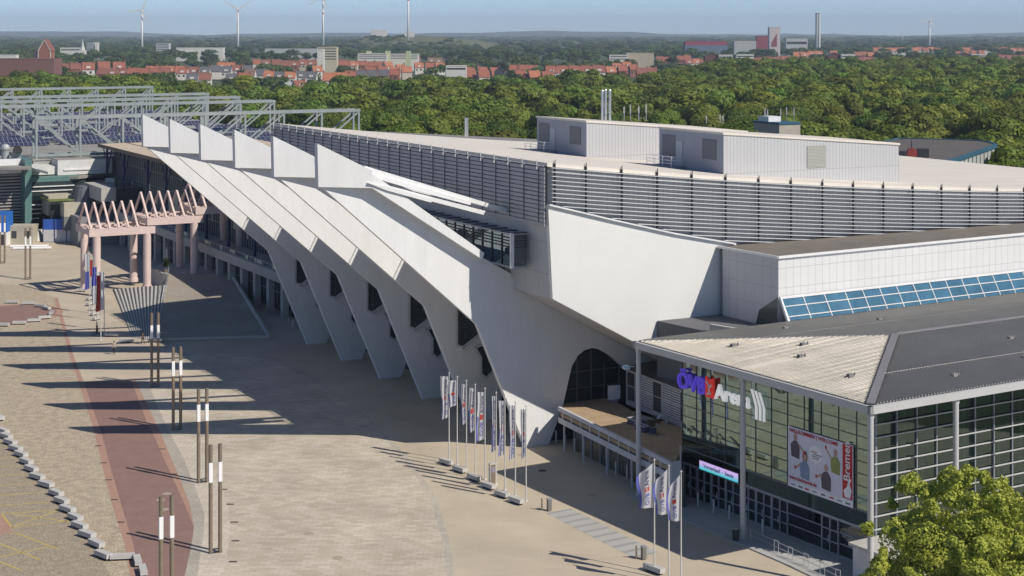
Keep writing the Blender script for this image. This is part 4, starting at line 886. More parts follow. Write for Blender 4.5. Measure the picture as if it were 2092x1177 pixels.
# ================================================================ people
def skin(name,joints,edges,m,parent,sub=1):
    me=bpy.data.meshes.new(name); me.from_pydata([j[0] for j in joints],edges,[]); o=bpy.data.objects.new(name,me); C.objects.link(o); o.parent=parent
    md=o.modifiers.new('s','SKIN'); md.use_smooth_shade=True
    for i,j in enumerate(joints):
        sv=me.skin_vertices[0].data[i]; sv.radius=(j[1],j[1] if len(j)<3 else j[2]); sv.use_root=(i==0)
    sm=o.modifiers.new('u','SUBSURF'); sm.levels=sub; sm.render_levels=sub
    me.materials.append(m); return o
skm=mat('skin',(.42,.27,.20),.6)
def person(pos,rz,label,top,bot,hair,h=1.75,stride=.22,seated=False):
    r=thing('person',label,'person',pos,rz); s=h/1.75
    J=[((0,0,.95),.13,.10),((0,0,1.15),.12,.09),((0,0,1.36),.15,.10),((0,0,1.50),.055),((0,0,1.60),.085,.095),((0,-.01,1.70),.075,.085),
       ((.19,0,1.42),.055),((.24,.05,1.15),.042),((.25,-.06,.92),.033),((.25,-.09,.84),.03),((-.19,0,1.42),.055),((-.24,-.03,1.15),.042),((-.25,-.14,.94),.033),((-.25,-.17,.86),.03),
       ((.09,0,.90),.085),((.10,-stride*.6,.50),.06),((.10,-stride*.7,.08),.042),((.10,-stride*.7-.16,.04),.04),((-.09,0,.90),.085),((-.10,stride*.35,.50),.06),((-.10,stride,.10),.042),((-.10,stride-.14,.04),.04)]
    J=[(tuple(c*s for c in j[0]),)+tuple(q*s for q in j[1:]) for j in J]
    Ed=[(0,1),(1,2),(2,3),(3,4),(4,5),(2,6),(6,7),(7,8),(8,9),(2,10),(10,11),(11,12),(12,13),(0,14),(14,15),(15,16),(16,17),(0,18),(18,19),(19,20),(20,21)]
    skin('body',J,Ed,skm,r)
    g=1.22
    T=[(J[i][0],)+tuple(q*g for q in J[i][1:]) for i in (0,1,2,6,7,10,11)]; skin('jacket',[T[1],T[0],T[2],T[3],T[4],T[5],T[6]],[(0,1),(0,2),(2,3),(3,4),(2,5),(5,6)],top,r)
    T=[(J[i][0],)+tuple(q*1.2 for q in J[i][1:]) for i in (0,14,15,16,18,19,20)]; skin('trousers',T,[(0,1),(1,2),(2,3),(0,4),(4,5),(5,6)],bot,r)
    b=MB(); b.ball((0,.03*s,1.70*s),.105*s,10,7,sc=(1,1,1)); b.build('hair',hair,r,smooth=True)
    return r
dkc=mat('dark_cloth',(.03,.03,.05),.8); bgc=mat('beige_cloth',(.40,.33,.27),.8); brc=mat('brown_cloth',(.10,.07,.06),.8); hr=mat('hair_brown',(.05,.035,.025),.7)
person(W(233,724.5),R(15),'person in a beige top and dark trousers walking across the sunny square below the bench',bgc,dkc,hr)
person(W(292,703.5),R(-120),'person in brown clothes standing in shade beside the railed ramp',brc,brc,hr)
# person with a bicycle
p=W(198,685); person(p,R(80),'person in dark clothes pushing a bicycle in the shadow below the portico',dkc,dkc,hr,1.7,.1)
r=thing('bicycle','dark bicycle pushed by the person in dark clothes','bicycle',p+Vector((.25,-.55,0)),R(10))
for sx in (-.52,.52):
    b=MB(); pts=[(sx+.33*math.cos(t),0,.35+.33*math.sin(t)) for t in np.linspace(0,2*math.pi,15)]
    for a_,c_ in zip(pts,pts[1:]): b.bar(a_,c_,.035,.035,up=(0,1,0))
    b.build('wheel',black,r)
b=MB()
for a_,c_ in (((-.52,0,.35),(-.1,0,.32)),((-.1,0,.32),(-.2,0,.85)),((-.2,0,.8),(.38,0,.82)),((-.1,0,.32),(.38,0,.75)),((.36,0,.9),(.52,0,.35)),((-.52,0,.35),(-.2,0,.8))): b.bar(a_,c_,.035,.035,up=(0,1,0))
b.build('frame',dkc,r); b=MB(); b.box(-.32,-.08,-.07,.07,.9,.96); b.build('saddle',black,r); b=MB(); b.bar((.36,-.26,.98),(.36,.26,.98),.035,.035); b.build('handlebar',black,r)
# ================================================================ foreground tree
fol=leaf_mat('maple_leaves',(.56,.58,.11),(.28,.34,.05),0,scale=.9)
TR=thing('maple_tree','yellow green leafy tree filling the lower right corner before the glass foyer','tree',(30.2,106.5,0)); b=MB(); b.cyl((0,0,0),(0,0,4.5),.28,.2); 
for a in range(7): t=a*.9; b.cyl((0,0,3+a*.3),(3.4*math.cos(t),3.4*math.sin(t),7.5+.6*(a%3)),.12,.03,7)
b.build('trunk',mat('bark',(.10,.08,.06),.9,bump=.4),TR)
V=[leaf_cloud(110000,7.3,.155,150,11,.86,(.6,0,6.2),.34,.10,.22,.82)]
rr=np.random.default_rng(5)
for k in range(60):
    a=rr.uniform(0,2*math.pi); e=rr.uniform(-.2,1.4); rad=rr.uniform(5.6,7.2); V.append(leaf_cloud(520,rr.uniform(.5,1.0),.16,4,100+k,1.3,(rad*math.cos(a)*math.cos(e),rad*math.sin(a)*math.cos(e),6.2+rad*.95*math.sin(e)),.3))
V=np.concatenate(V); o=bpy.data.objects.new('crown',quad_mesh('crown',V,fol)); C.objects.link(o); o.parent=TR
# ================================================================ pink portico
PF=Frame(-66.0,256.7,.882,.472)
PO=thing('pink_portico','pink concrete portico of round columns and stepped beams crowned by rows of triangular trusses','portico',(-66,256.7,0),PF.rot)
gh=[0,.9,2.2,4.6]
for k,t in enumerate((0,8.1,15.9,23.6)):
    top=[9.55,9.55,10.9,12.4][k]
    for u in (0,8.2):
        b=MB(); b.cyl((t,u,gh[k]-.3),(t,u,top),.62,n=20); b.cyl((t,u,gh[k]-.3),(t,u,gh[k]+.25),.75,n=20); b.build('column',pink,PO,smooth=False)
for s,(t0,t1,z) in enumerate(((-1.3,9.3,9.5),(8.0,17.3,10.8),(16.0,32,12.1))):
    for u in (0,8.2):
        b=MB(); b.box(t0,t1,u-.55,u+.55,z,z+1.15); bm=b.build('beam',pink,PO)
    b=MB()
    for t in (t0+.5,t1-.6): b.box(t-.4,t+.4,.55,7.65,z+.15,z+.95)
    b.build('cross_beam',pink,PO)
    b=MB(); b.box(t0,t1,1.2,1.45,z+1.0,z+1.2); b.box(t0,t1,6.75,7.0,z+1.0,z+1.2); b.build('purlin',pink,PO)
    n=6 if s<2 else 8
    for k in range(n):
        t=t0+.5+k*((t1-t0-.8)/ (5.0 if s<2 else 9)) if s<2 else t0+.7+k*1.75
        if s==0: t=t0+.35+k*1.5
        if s==1: t=t0+.2+k*1.5
        if s==2: t=t0+.2+k*1.6
        b=MB(); b.bar((t,-.2,z+1.1),(t,4.1,z+4.9),.3,.34); b.bar((t,8.4,z+1.1),(t,4.1,z+4.9),.3,.34); b.build('triangular_truss',pink,PO)
# ================================================================ railed ramp
ram=[HALL.loc(W(320,697)),HALL.loc(W(550,691)),HALL.loc(W(474,567,2.6)),HALL.loc(W(345,556,2.6))]
RA=thing('paved_ramp','wide paved ramp with low parapets rising to the colonnade','ramp',(HALL.o[0],HALL.o[1],0),HALL.rot)
RA['kind']='thing'
b=MB(); P4=[Vector((ram[0].x,ram[0].y,.03)),Vector((ram[1].x,ram[1].y,.03)),Vector((ram[2].x,ram[2].y,2.5)),Vector((ram[3].x,ram[3].y,2.5))]
b.prism(P4,(0,0,-2.6)); b.build('deck',panel_mat('ramp_paving',(.36,.32,.26),(0,1),.6,.6,.03,rough=.85,var=.1),RA)
b=MB(); b.bar(P4[1]+Vector((0,0,.2)),P4[2]+Vector((0,0,.45)),.3,.55); b.bar(P4[0]+Vector((0,0,.2)),P4[1]+Vector((0,0,.2)),.22,.35); b.build('parapet',concrete_lt,RA)
b=MB(); n=11
for i in range(n+1):
    p=P4[0].lerp(P4[1],i/n); b.bar(p+Vector((0,0,.3)),p+Vector((0,0,1.1)),.05,.05)
for zz in (.7,1.08): b.bar(P4[0]+Vector((0,0,zz)),P4[1]+Vector((0,0,zz)),.04,.04)
for i in range(15):
    p=P4[0].lerp(P4[3],i/14); b.bar(p+Vector((0,0,.1)),p+Vector((0,0,1.1)),.05,.05)
for zz in (.7,1.08): b.bar(P4[0]+Vector((0,0,zz)),P4[3]+Vector((0,0,zz)),.04,.04)
b.build('railing',grey_metal,RA)
# broad steps down the open side
q0=HALL.loc(W(270,690)); q1=HALL.loc(W(231,592)); r0=P4[0].copy(); r1=P4[0].lerp(P4[3],.78); NS=13
for k in range(NS):
    a=k/NS; c=(k+1)/NS; zt0=.02+.10*c; zt1=.04+r1.z*c
    A0=Vector((q0.x,q0.y,0)).lerp(Vector((r0.x,r0.y,0)),a); A1=Vector((q1.x,q1.y,0)).lerp(Vector((r1.x,r1.y,0)),a); B0=Vector((q0.x,q0.y,0)).lerp(Vector((r0.x,r0.y,0)),c); B1=Vector((q1.x,q1.y,0)).lerp(Vector((r1.x,r1.y,0)),c)
    b=MB(); Z=Vector((0,0,1)); b._add([A0,B0,B1,A1,A0+Z*zt0,B0+Z*zt0,B1+Z*zt1,A1+Z*zt1],[(0,3,2,1),(4,5,6,7),(0,1,5,4),(1,2,6,5),(2,3,7,6),(3,0,4,7)]); b.build('step',concrete_lt,RA)
    b=MB(); b._add([A0+Z*(zt0+.005),A0.lerp(B0,.34)+Z*(zt0+.005),A1.lerp(B1,.34)+Z*(zt1+.005),A1+Z*(zt1+.005)],[(0,1,2,3)]); b.build('riser_shade',mat('riser_shade_paint',(.09,.085,.08),.8),RA)  # shade of each riser painted as a dark strip on the tread
# upper platform at the head of the ramp
b=MB(); b.prism([(P4[3].x-1,P4[3].y,0),(P4[2].x,P4[2].y,0),(4,P4[2].y,0),(4,127,0),(P4[3].x-1,127,0)],(0,0,2.45)); b.build('platform',concrete,RA)
# ================================================================ colonnade hall (podium, glass storey, canopy)
CH=thing('colonnade_hall','long exhibition hall front with a concrete colonnade, dark glass storey and beige canopy','building',(HALL.o[0],HALL.o[1],0),HALL.rot)
b=MB(); b.box(2.0,40,80,198,5.4,6.5); b.box(1.7,2.0,80,198,5.3,6.7); b.box(1.7,20,79.7,80,5.3,6.7); pod=b.build('podium',concrete,CH)
b=MB(); b.box(4.2,40,80.4,198,0,5.4); b.build('ground_floor_wall',glassd,CH)
y=80.5
while y<198: b=MB(); b.box(2.1,3.0,y,y+1.1,0,5.4); b.build('pillar',concrete,CH); y+=6.1
b=MB(); y=81
while y<198: b.box(4.1,4.2,y-.05,y+.05,0,5.4); y+=1.5
b.box(4.1,4.2,80.4,198,2.7,2.8); b.build('ground_floor_bars',grey_metal,CH)
b=MB(); b.box(7.2,40,84,197,6.5,17.6); b.build('glass_storey',mat('night_glass',(.03,.04,.05),.08,var=.5,vs=.15),CH)
b=MB(); y=84
while y<197: b.box(7.0,7.2,y-.07,y+.07,6.5,17.5); y+=1.25
for z in (9.2,12,14.8): b.box(7.0,7.2,84,197,z-.05,z+.05)
b.build('glass_storey_bars',mat('pale_bars',(.30,.31,.30),.5),CH)
b=MB()
for i in range(26):
    y=84+i*4.4+ (i%3); b.box(6.95,7.02,y,y+[.7,1.6,.5,2.2][i%4],8.0+(i%3),10.5+(i%4)*.6)
b.build('window_blind',mat('blind_pale',(.45,.45,.36),.8),CH)
b=MB(); b.prism([(4,80,17.9),(4,198,17.9),(38,198,17.9),(38,80,17.9)],(0,0,.5)); b.build('canopy',mat('canopy_roof',(.52,.43,.33),.85,vs=.2,var=.1),CH)
b=MB(); b.box(3.9,4.0,79.9,198,17.75,18.45); b.bar((10,80,18.45),(10,198,18.45),.12,.08); b.build('canopy_edge',mat('canopy_brown',(.16,.12,.09),.8),CH)
for y in (88,101,114,126,138,150.5,163,180.5,194):
    b=MB(); b.cyl((4.9,y,6.5),(4.9,y,17.9),.24,n=10); b.build('blue_post',blue_steel,CH)
    b=MB(); b.bar((5,y-3.5,17.7),(5.0,y,13),.18,.18); b.bar((5,y+3.5,17.7),(5.0,y,13),.18,.18); b.build('brace',blue_steel,CH)
b=MB(); b.box(2.0,2.15,80,198,6.7,6.8)
for i in range(40): b.box(2.0,2.1,80+i*3,80.06+i*3,6.5,7.5)
b.box(2.0,2.1,80,198,7.45,7.52); b.build('balcony_rail',grey_metal,CH)
pale=mat('cream_board',(.55,.55,.45),.7)
for i in range(9):
    b=MB(); b.box(2.25,2.3,84+i*6.3,84+i*6.3+[1.5,3.2,1.2,2.4][i%4],6.7,7.4); b.build('balcony_board',pale,CH)
p=HALL.world(2.9,83.5,6.5); r=thing('closed_parasol','closed blue parasol on the balcony beside the first concrete frame','parasol',p); b=MB(); b.cyl((0,0,0),(0,0,3.4),.05,n=6); b.build('pole',bronze,r); b=MB(); b.cyl((0,0,.9),(0,0,3.2),.22,.34,10); b.cyl((0,0,3.2),(0,0,3.5),.34,.05,10); b.build('canopy',mat('parasol_blue',(.03,.10,.45),.7),r)
p=W(368,548,2.4); r=thing('potted_conifer','dark clipped conifer in a pot at the foot of a rear portico column','plant',HALL.world(-4.5,118,2.45)); b=MB(); b.cyl((0,0,0),(0,0,.5),.3,.35); b.build('pot',bronze,r)
o=bpy.data.objects.new('foliage',quad_mesh('foliage',leaf_cloud(700,.8,.2,8,9,1.5,(0,0,1.5)),leaf_mat('dark_needles',(.03,.05,.02),(.02,.035,.015)))); C.objects.link(o); o.parent=r
# ================================================================ left fair buildings
FB=thing('fair_hall_block','fair halls with teal panels, dark ribbon windows and a louvred corner tower','building',(HALL.o[0],HALL.o[1],0),HALL.rot)
def facade(b,x0,x1,yt,yb,d,mi=0,dep=14,off=0):   # block between two image columns, front along the hall's cross axis
    u=HALL.loc(WD((x0+x1)/2,d)).y-off; t0=HALL.hy(x0,0,u)[0]; t1=HALL.hy(x1,0,u)[0]
    z1=CAMZ-(yt-HY)*d/F; z0=max(0,CAMZ-(yb-HY)*d/F); b.box(t0,t1,u,u+dep,z0,z1,mi); return t0,t1,u,z1
def fpart(name,m,x0,x1,yt,yb,d,dep=14,parent=None,off=0):
    b=MB(); r_=facade(b,x0,x1,yt,yb,d,0,dep,off); b.build(name,m,parent or FB); return r_
fpart('louvre_tower',mat('tower_dark',(.07,.06,.06),.6),-90,52,352,475,325)
b=MB()
for k in range(18): facade(b,-90,51,358+k*6.4,360.4+k*6.4,325,0,.35,.3)
b.build('tower_louvres',mat('louvre_pale',(.35,.34,.32),.5,.2),FB)
fpart('tower_band',white_metal,-90,50,326,356,325,.4,off=.35)
fpart('teal_corner',teal,51,65,326,470,325,14,off=.2)
fpart('teal_band',teal,-90,51,341,346,325,14,off=.4)
fpart('teal_upper_band',teal,64,161,361,371,330,12); fpart('ribbon_glazing',glassd,64,175,370.5,399,330,12,off=-.3); fpart('teal_lower_band',teal,64,97,397,409,330,12,off=.1); fpart('lower_glazing',glassd,64,100,408.5,470,330,12,off=-.3)
b=MB()
for yy,xx in ((379,152),(388,148),(417,92),(426,88),(435,84),(445,80)): facade(b,65,xx,yy,yy+1.8,330,0,.7,.6)
b.build('sun_shelf',white_metal,FB)
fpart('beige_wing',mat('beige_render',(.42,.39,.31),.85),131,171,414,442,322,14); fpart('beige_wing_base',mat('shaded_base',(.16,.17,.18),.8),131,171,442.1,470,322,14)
fpart('beige_wing_side',concrete,98,131,400,440,326,10); fpart('sloped_side_glazing',glassd,104,131,418,470,324,.6)
fpart('upper_beige_wall',mat('beige_render',(.42,.39,.31)),99,150,396,409,329,8,off=4); fpart('upper_beige_wall',mat('beige_render',(.42,.39,.31)),185,209,396,412,329,8,off=4)
b=MB(); facade(b,100,172,407,409.5,324,0,14,1); b.build('green_roof',mat('sedum_roof',(.13,.16,.05),.95,var=.4,vs=.5),FB)
q=HALL.loc(WD(165,326)); b=MB(); b.cyl((q.x+.5,q.y-1,5),(q.x+.5,q.y-1,11.0),3.2,1.7,14); b.build('slate_cone',mat('slate_grey',(.10,.11,.13),.6),FB)
fpart('grey_stair_block',concrete,207,237,384,412,316,14); fpart('dark_lobby',glassd,232,290,385,470,318,12)
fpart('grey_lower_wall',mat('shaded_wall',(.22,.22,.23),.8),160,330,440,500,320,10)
fpart('door',black,219,231,478,499,320,.3,off=.2)
# grey flat roofs stepping back
roofgrey=mat('flat_roof_grey',(.27,.26,.24),.9,vs=.15,var=.15,fine=.1,bs=2)
def roofpoly(name,pts,z,m,parent=FB,th=.5):
    b=MB(); b.prism([HALL.loc(W(x,y,z)) for x,y in pts],(0,0,-th)); return b.build(name,m,parent)
roofpoly('low_roof',[(65,360),(160,361),(245,350),(215,336),(65,350)],12.3,roofgrey)
roofpoly('mid_roof',[(165,366),(245,382),(290,378),(250,358),(215,352)],11.0,roofgrey)
roofpoly('upper_roof',[(-90,342),(64,342),(28,318),(-90,318)],15.0,roofgrey)
white_roof=mat('white_roof_sheet',(.62,.61,.57),.7,var=.08,vs=.6)
roofpoly('white_roof',[(18,316),(66,343),(98,351),(92,341),(30,314)],14.5,white_roof); fpart('roof_step_wall',white_roof,65,119,340,357,332,6)
fpart('white_block',mat('white_render',(.60,.60,.58),.8),118,229,326,356,335,26); fpart('white_block_recess',mat('recess_grey',(.34,.34,.33),.8),130,208,340,351,335,.3,off=.2); fpart('recess_pipe',white_metal,131,206,344,347,335,.3,off=.45)
fpart('roof_gravel',roofgrey,118,229,325.3,325.9,335,26,off=-.2)
# big hall roof behind with solar panels
HR=thing('exhibition_halls','wide flat exhibition hall roofs carrying solar panels under the steel trusses','building',(HALL.o[0],HALL.o[1],0),HALL.rot)
b=MB(); b.box(-9,66,199.9,392,0,15.2); b.box(-45,-9,236,392,0,15.2); b.build('wall',mat('hall_wall_grey',(.30,.30,.29),.8),HR)
b=MB(); b.box(-9.2,66.2,199.7,392.2,15.2,15.5); b.box(-45.2,-9.2,235.8,392.2,15.2,15.5); b.build('roof',roofgrey,HR)
solar=panel_mat('solar_panel',(.035,.04,.085),(0,1),1.0,1.6,.06,mcol=(.25,.26,.30),rough=.18,var=.15)
SA=[]
proto=None
k=0
rws=[]
for u in np.arange(203,385,7.2):
    for t in np.arange(-38,62,14.5):
        if rng.random()<.5 or (t<-6 and u<238): continue
        rws.append((t+rng.uniform(-1,1),u))
for i,(t,u) in enumerate(rws):
    if proto is None:
        proto=thing('solar_array','','solar array'); b=MB(); b._add([(0,0,.25),(12,0,.25),(12,3.2,1.5),(0,3.2,1.5)],[(0,1,2,3)]); b._add([(0,0,.21),(12,0,.21),(12,3.2,1.46),(0,3.2,1.46)],[(3,2,1,0)]); b.build('panel',solar,proto)
        b=MB(); 
        for x in (.5,6,11.5): b.bar((x,3,0),(x,3,1.4),.1,.1); b.bar((x,.2,0),(x,.2,.3),.1,.1)
        b.build('stand',white_metal,proto); st=get_tree(proto); o=proto
    else: o=dup(proto,(0,0,0),tree=st)
    o.location=HALL.world(t,u,15.5); o.rotation_euler=(0,0,HALL.rot); tag(o,'dark blue solar array tilted in rows on the exhibition hall roof','solar array','solar arrays on the hall roofs')
# canopy side roof solar
def truss(u,t0,t1,label,zt=24.0,zb=16.2,bay=8.7,gap=3.2):
    r=thing('roof_truss',label,'truss',(HALL.o[0],HALL.o[1],0),HALL.rot,'grey steel roof trusses over the exhibition halls')
    n=max(2,round((t1-t0)/bay)); mid=n/2
    def one(nm,p,q,w,h):
        b=MB(); b.bar(p,q,w,h); b.build(nm,truss_grey,r)
    T=lambda k: t0+(t1-t0)*k/n
    for uu in (u,u+gap):
        one('top_chord',(t0-.3,uu,zt),(t1+.3,uu,zt),.55,.62); one('bottom_chord',(t0-.3,uu,zb),(t1+.3,uu,zb),.5,.55)
        for k in range(n+1):
            one('upright',(T(k),uu,15.3 if uu==u else zb),(T(k),uu,zt-.3),.42,.42)
            if k<n:
                if k+.5<mid: one('diagonal',(T(k),uu,zt-.3),(T(k+1),uu,zb+.3),.34,.34)
                else: one('diagonal',(T(k+1),uu,zt-.3),(T(k),uu,zb+.3),.34,.34)
    b=MB()
    for k in range(n+1):
        b.bar((T(k),u+.2,zt),(T(k),u+gap-.2,zt),.3,.3)
        if k<n: b.bar((T(k),u+.2,zt),(T(k+1),u+gap-.2,zt),.2,.2)
    b.build('top_bracing',truss_grey,r)
for (u,t0,t1,l) in ((200,-8.3,64.1,'nearest grey steel truss, reaching right past the white fins'),(255,-27,63.5,'grey steel truss second from the front over the halls'),(283,-27,63.5,'middle one of the five grey steel trusses'),(311,-27,63.5,'grey steel truss fourth from the front over the halls'),(375,-32,65,'farthest grey steel truss, highest in the picture, ending left of the fins')):
    truss(u,t0,t1,l)
# vents
ven=mat('vent_grey',(.42,.44,.44),.5,.3)
r=thing('roof_vent_cowl','upright grey dome vent on the roof at the left edge','vent',WD(11,330,15.0)); b=MB(); b.cyl((0,0,0),(0,0,3),.75,n=14); b.ball((0,0,3.2),.95,12,8); b.build('duct',ven,r); b=MB(); b.cyl((0,0,.0),(0,0,.3),1.0,n=14); b.build('collar',white_metal,r)
r=thing('roof_vent_cowl','open mouthed grey vent elbow facing right on the roof at the left edge','vent',WD(33,330,15.0)); b=MB(); b.cyl((0,0,0),(0,0,2.2),.85,n=14); b.cyl((0,0,2.0),(.7,-1.3,2.9),.9,.95,14,cap=False); b.build('duct',ven,r); b=MB(); b.cyl((.66,-1.2,2.85),(.68,-1.24,2.87),.88,n=14); b.build('opening',black,r)
for x,y,l in ((83,349,'small white roof box beside the teal corner'),(188,350,'small white roof box at the middle of the grey roof'),(226,371,'small white roof box above the portico')):
    box_thing('roof_box',l,'roof box',W(x,y+3,12.3 if y<360 else 11.0),0,(1.9,1.2,1.0,.15),mat('white_render',(.6,.6,.58)),'white boxes on the low roofs',feet=grey_metal)
# site yard: blue hoarding, white boards, containers
r=thing('blue_site_hoarding','blue banner stretched along the top of a white site fence behind the portico','hoarding',W(85,495)); X0=WD(88,W(0,495).y).x-r.location.x; X1=WD(160,W(0,495).y).x-r.location.x
b=MB(); b.box(X0,X1,0,.12,2.5,4.6); b.build('blue_banner',mat('banner_blue',(.03,.10,.42),.6,var=.1,vs=.4),r); b=MB(); b.box(X0,X1,-.05,.1,.1,2.5)
b.build('board',mat('site_white',(.50,.50,.54),.7),r); b=MB()
for k in range(4): x=X0+(X1-X0)*k/3; b.bar((x,-.1,0),(x,-.1,4.7),.12,.12)
b.build('post',blue_steel,r)
r=thing('blue_container','tall blue container with a white lower door at the left edge','container',W(-8,502)); b=MB(); b.box(-7,2.1,0,4,2.6,6.4); b.build('upper_body',mat('container_blue',(.02,.14,.50),.5),r); b=MB(); b.box(-7,2.1,0,4,0,2.6); b.build('lower_body',swh,r); b=MB(); b.box(.6,1.5,-.05,0,.1,2.2); b.build('door',dark_metal,r)
r=thing('site_hut','beige render site hut with two dark windows below the louvred tower','hut',W(40,499)); b=MB(); b.box(-2.5,2.6,0,4,0,3.6); b.build('wall',mat('beige_render',(.42,.39,.31)),r)
for x in (-1.6,1.0): b=MB(); b.box(x,x+1,-.06,0,1.2,2.6); b.build('window',glassd,r)
r=thing('white_tarpaulin','white covered stage panels lying beside the blue hoarding','tarpaulin',W(48,494)); b=MB(); b._add([(-2.9,0,.1),(3.4,-.6,.1),(3.7,3,.1),(-2.6,3,.1),(-2.9,.3,1.3),(3.1,-.2,2.2),(3.4,3,2.4),(-2.6,3,1.4)],[(0,1,5,4),(1,2,6,5),(2,3,7,6),(3,0,4,7),(4,5,6,7),(3,2,1,0)]); b.build('cover',mat('tarp_white',(.68,.68,.66),.7),r)
for k,(x,y,l) in enumerate(((60,506,'upper long white pipe lying on the far square'),(66,510,'lower long white pipe lying on the far square'))):
    r=thing('long_pipe',l,'pipe',W(x,y),R(7),'white pipes on the far square'); b=MB(); b.cyl((-3.6,0,.28),(3.6,0,.28),.28,n=12); b.build('tube',swh,r); b=MB(); 
    for s in (-2.5,2.5): b.box(s-.1,s+.1,-.3,.3,0,.1)
    b.build('support',dark_metal,r)
r=thing('small_digger','small orange digger behind the white stage panels','digger',W(79,478)); b=MB(); b.box(-.8,.8,-.6,.6,.6,1.9); b.build('cab',mat('digger_orange',(.50,.22,.02),.6),r); b=MB(); b.box(-1,1,-.8,.8,0,.6); b.build('track',black,r); b=MB(); b.bar((.6,0,1.4),(1.5,0,2.8),.2,.25); b.bar((1.5,0,2.8),(2.3,0,1.2),.18,.2); b.build('arm',mat('digger_orange',(.5,.22,.02)),r)
# ================================================================ buildings just behind the arena
BR=thing('low_rear_hall','low beige roofed hall between the arena and the wood','building',(HALL.o[0],HALL.o[1],0),HALL.rot)
b=MB(); b.box(8,74,74,100,0,21.5); b.build('wall',concrete,BR); b=MB(); b.box(7.8,74.2,73.8,100.2,21.5,21.8); b.build('roof',conc_roof,BR); b=MB(); b.box(7.7,74.3,73.5,73.8,21.2,22.1); b.build('roof_edge',dark_metal,BR)
CR=thing('curved_roof_hall','dark flat roofed hall with blue fascia at the right behind the arena','building',(0,0,0))
z=18.0
out=[(1780,300),(1836,286),(1960,289),(2000,291),(2022,294),(2035,299),(1955,327),(1930,333),(1830,336),(1780,336)]
wp=[W(x,y,z) for x,y in out]
b=MB(); b.prism([Vector((p.x,p.y,z-5)) for p in wp],(0,0,5)); b.build('wall',panel_mat('pale_window_wall',(.45,.46,.44),(0,2),1.8,5,.25,mcol=(.08,.11,.12)),CR)
b=MB(); b.prism([Vector((p.x,p.y,z)) for p in wp],(0,0,.3)); b.build('roof',mat('dark_gravel_roof',(.10,.09,.08),.95,vs=.4,var=.2,fine=.15,bs=3),CR)
b=MB()
for p,q in zip(wp,wp[1:]+wp[:1]): b.bar(p+Vector((0,0,.1)),q+Vector((0,0,.1)),.5,.8)
b.build('fascia',mat('petrol_fascia',(.03,.10,.15),.5),CR)
p=W(1862,322,18.3); r=thing('red_roof_unit','red ventilation drum among dark roof units','ventilator',p); b=MB(); b.cyl((0,-.8,.9),(0,.3,.9),.95,n=16); b.build('drum',mat('unit_red',(.28,.04,.04),.5),r); b=MB(); b.box(-3,-1.2,-.5,.8,0,1.2); b.build('unit_case',dark_metal,r); b=MB(); b.box(1.2,3.2,-.5,.8,0,1.7); b.build('unit_case',dark_metal,r); b=MB(); b.cyl((0,-.1,1.8),(0,-.1,3.2),.1); b.build('exhaust_pipe',dark_metal,r)
TB=thing('plant_tower','beige roof tower with a petrol blue rim and small white hut carrying antennas','building',(HALL.o[0],HALL.o[1],0),HALL.rot); dT=385
b=MB(); facade(b,1592,1635,254,300,dT,0,10); b.m=[0]*6; b.build('wall',mat('tower_beige',(.38,.35,.30),.8),TB)
b=MB(); q=facade(b,1591,1636,250,254,dT,0,10.4,.2); b.build('rim',mat('petrol_fascia',(.03,.1,.15)),TB); b=MB(); facade(b,1570,1595,238,251,dT+3,0,4); b.build('roof_hut',white_metal,TB)
for i,(x,y0_,l) in enumerate(((1563,220,'leftmost antenna mast on the beige roof tower'),(1568,222,'second antenna mast on the beige roof tower'),(1595,221,'antenna mast behind the white roof hut'),(1607,218,'thin antenna mast right of the white roof hut'),(1622,220,'rightmost antenna mast on the beige roof tower'))): mast(x,y0_,251,dT+4,.08,l,group='antenna masts on the beige roof tower')
for x,y0_,l in ((1443,236,'lone thin mast above the far plant room'),(1471,234,'left one of two short masts behind the far plant room'),(1477,236,'right one of two short masts behind the far plant room')): mast(x,y0_,252,260,.06,l,group='short masts behind the far plant room')
# ================================================================ trees
def interp(x,xp,fp): return float(np.interp(x,xp,fp))
dfar=lambda x: interp(x,[-100,250,300,520,560,600,640,700,850,1300,1340,1420,1500,2200],[950,930,850,820,690,700,740,890,900,880,1000,1200,1370,1420])
dnear=lambda x: interp(x,[-100,550,570,740,760,1100,1110,2200],[560,560,430,420,325,325,300,300])
occ=lambda x: interp(x,[0,300,560,570,740,1095,1100,1525,1530,1636,1640,1836,1840,2036,2042,2100],[215,220,235,258,268,300,247,262,252,252,278,284,292,300,345,345])
def unit_cloud(n,size,seed,lobes=11): return leaf_cloud(n,1.0,size,lobes,seed,.82,(0,0,0),.15,.30,.62,.52,.30)
forest=[]
x_=0
for gy in np.arange(290,1430,11.2):
    for gx in np.arange(-.36*gy-10,.36*gy+10,11.2):
        x=gx+rng.uniform(-3.6,3.6); y=gy+rng.uniform(-3.6,3.6); px=PX+x*F/y
        if px<-60 or px>2150: continue
        if not(dnear(px)<y<dfar(px)+rng.uniform(-25,25)): continue
        if (1512<px<1655 and y<402) or (1770<px<2052 and y<392): continue
        h=rng.uniform(14,22)+ (1.5 if px>1500 else 0)+2*math.sin(x*.031)*math.sin(y*.023); ty=HY+(CAMZ-h)*F/y
        if ty>occ(px)+4: continue
        forest.append((y,x,h,px))
forest.sort()
sides=[f for f in forest]
NI=290
ind=forest[:NI]; rest=forest[NI:]
lm=[leaf_mat('deep_green_leaves',(.115,.18,.024),(.07,.115,.016),.22,scale=1.2),leaf_mat('olive_leaves',(.185,.22,.034),(.11,.135,.022),.22,scale=1.2),leaf_mat('mid_green_leaves',(.165,.235,.03),(.10,.15,.02),.22,scale=1.2),leaf_mat('yellow_green_leaves',(.235,.29,.045),(.15,.19,.03),.2,scale=1.2)]
barkm=mat('bark',(.10,.08,.06),.9)
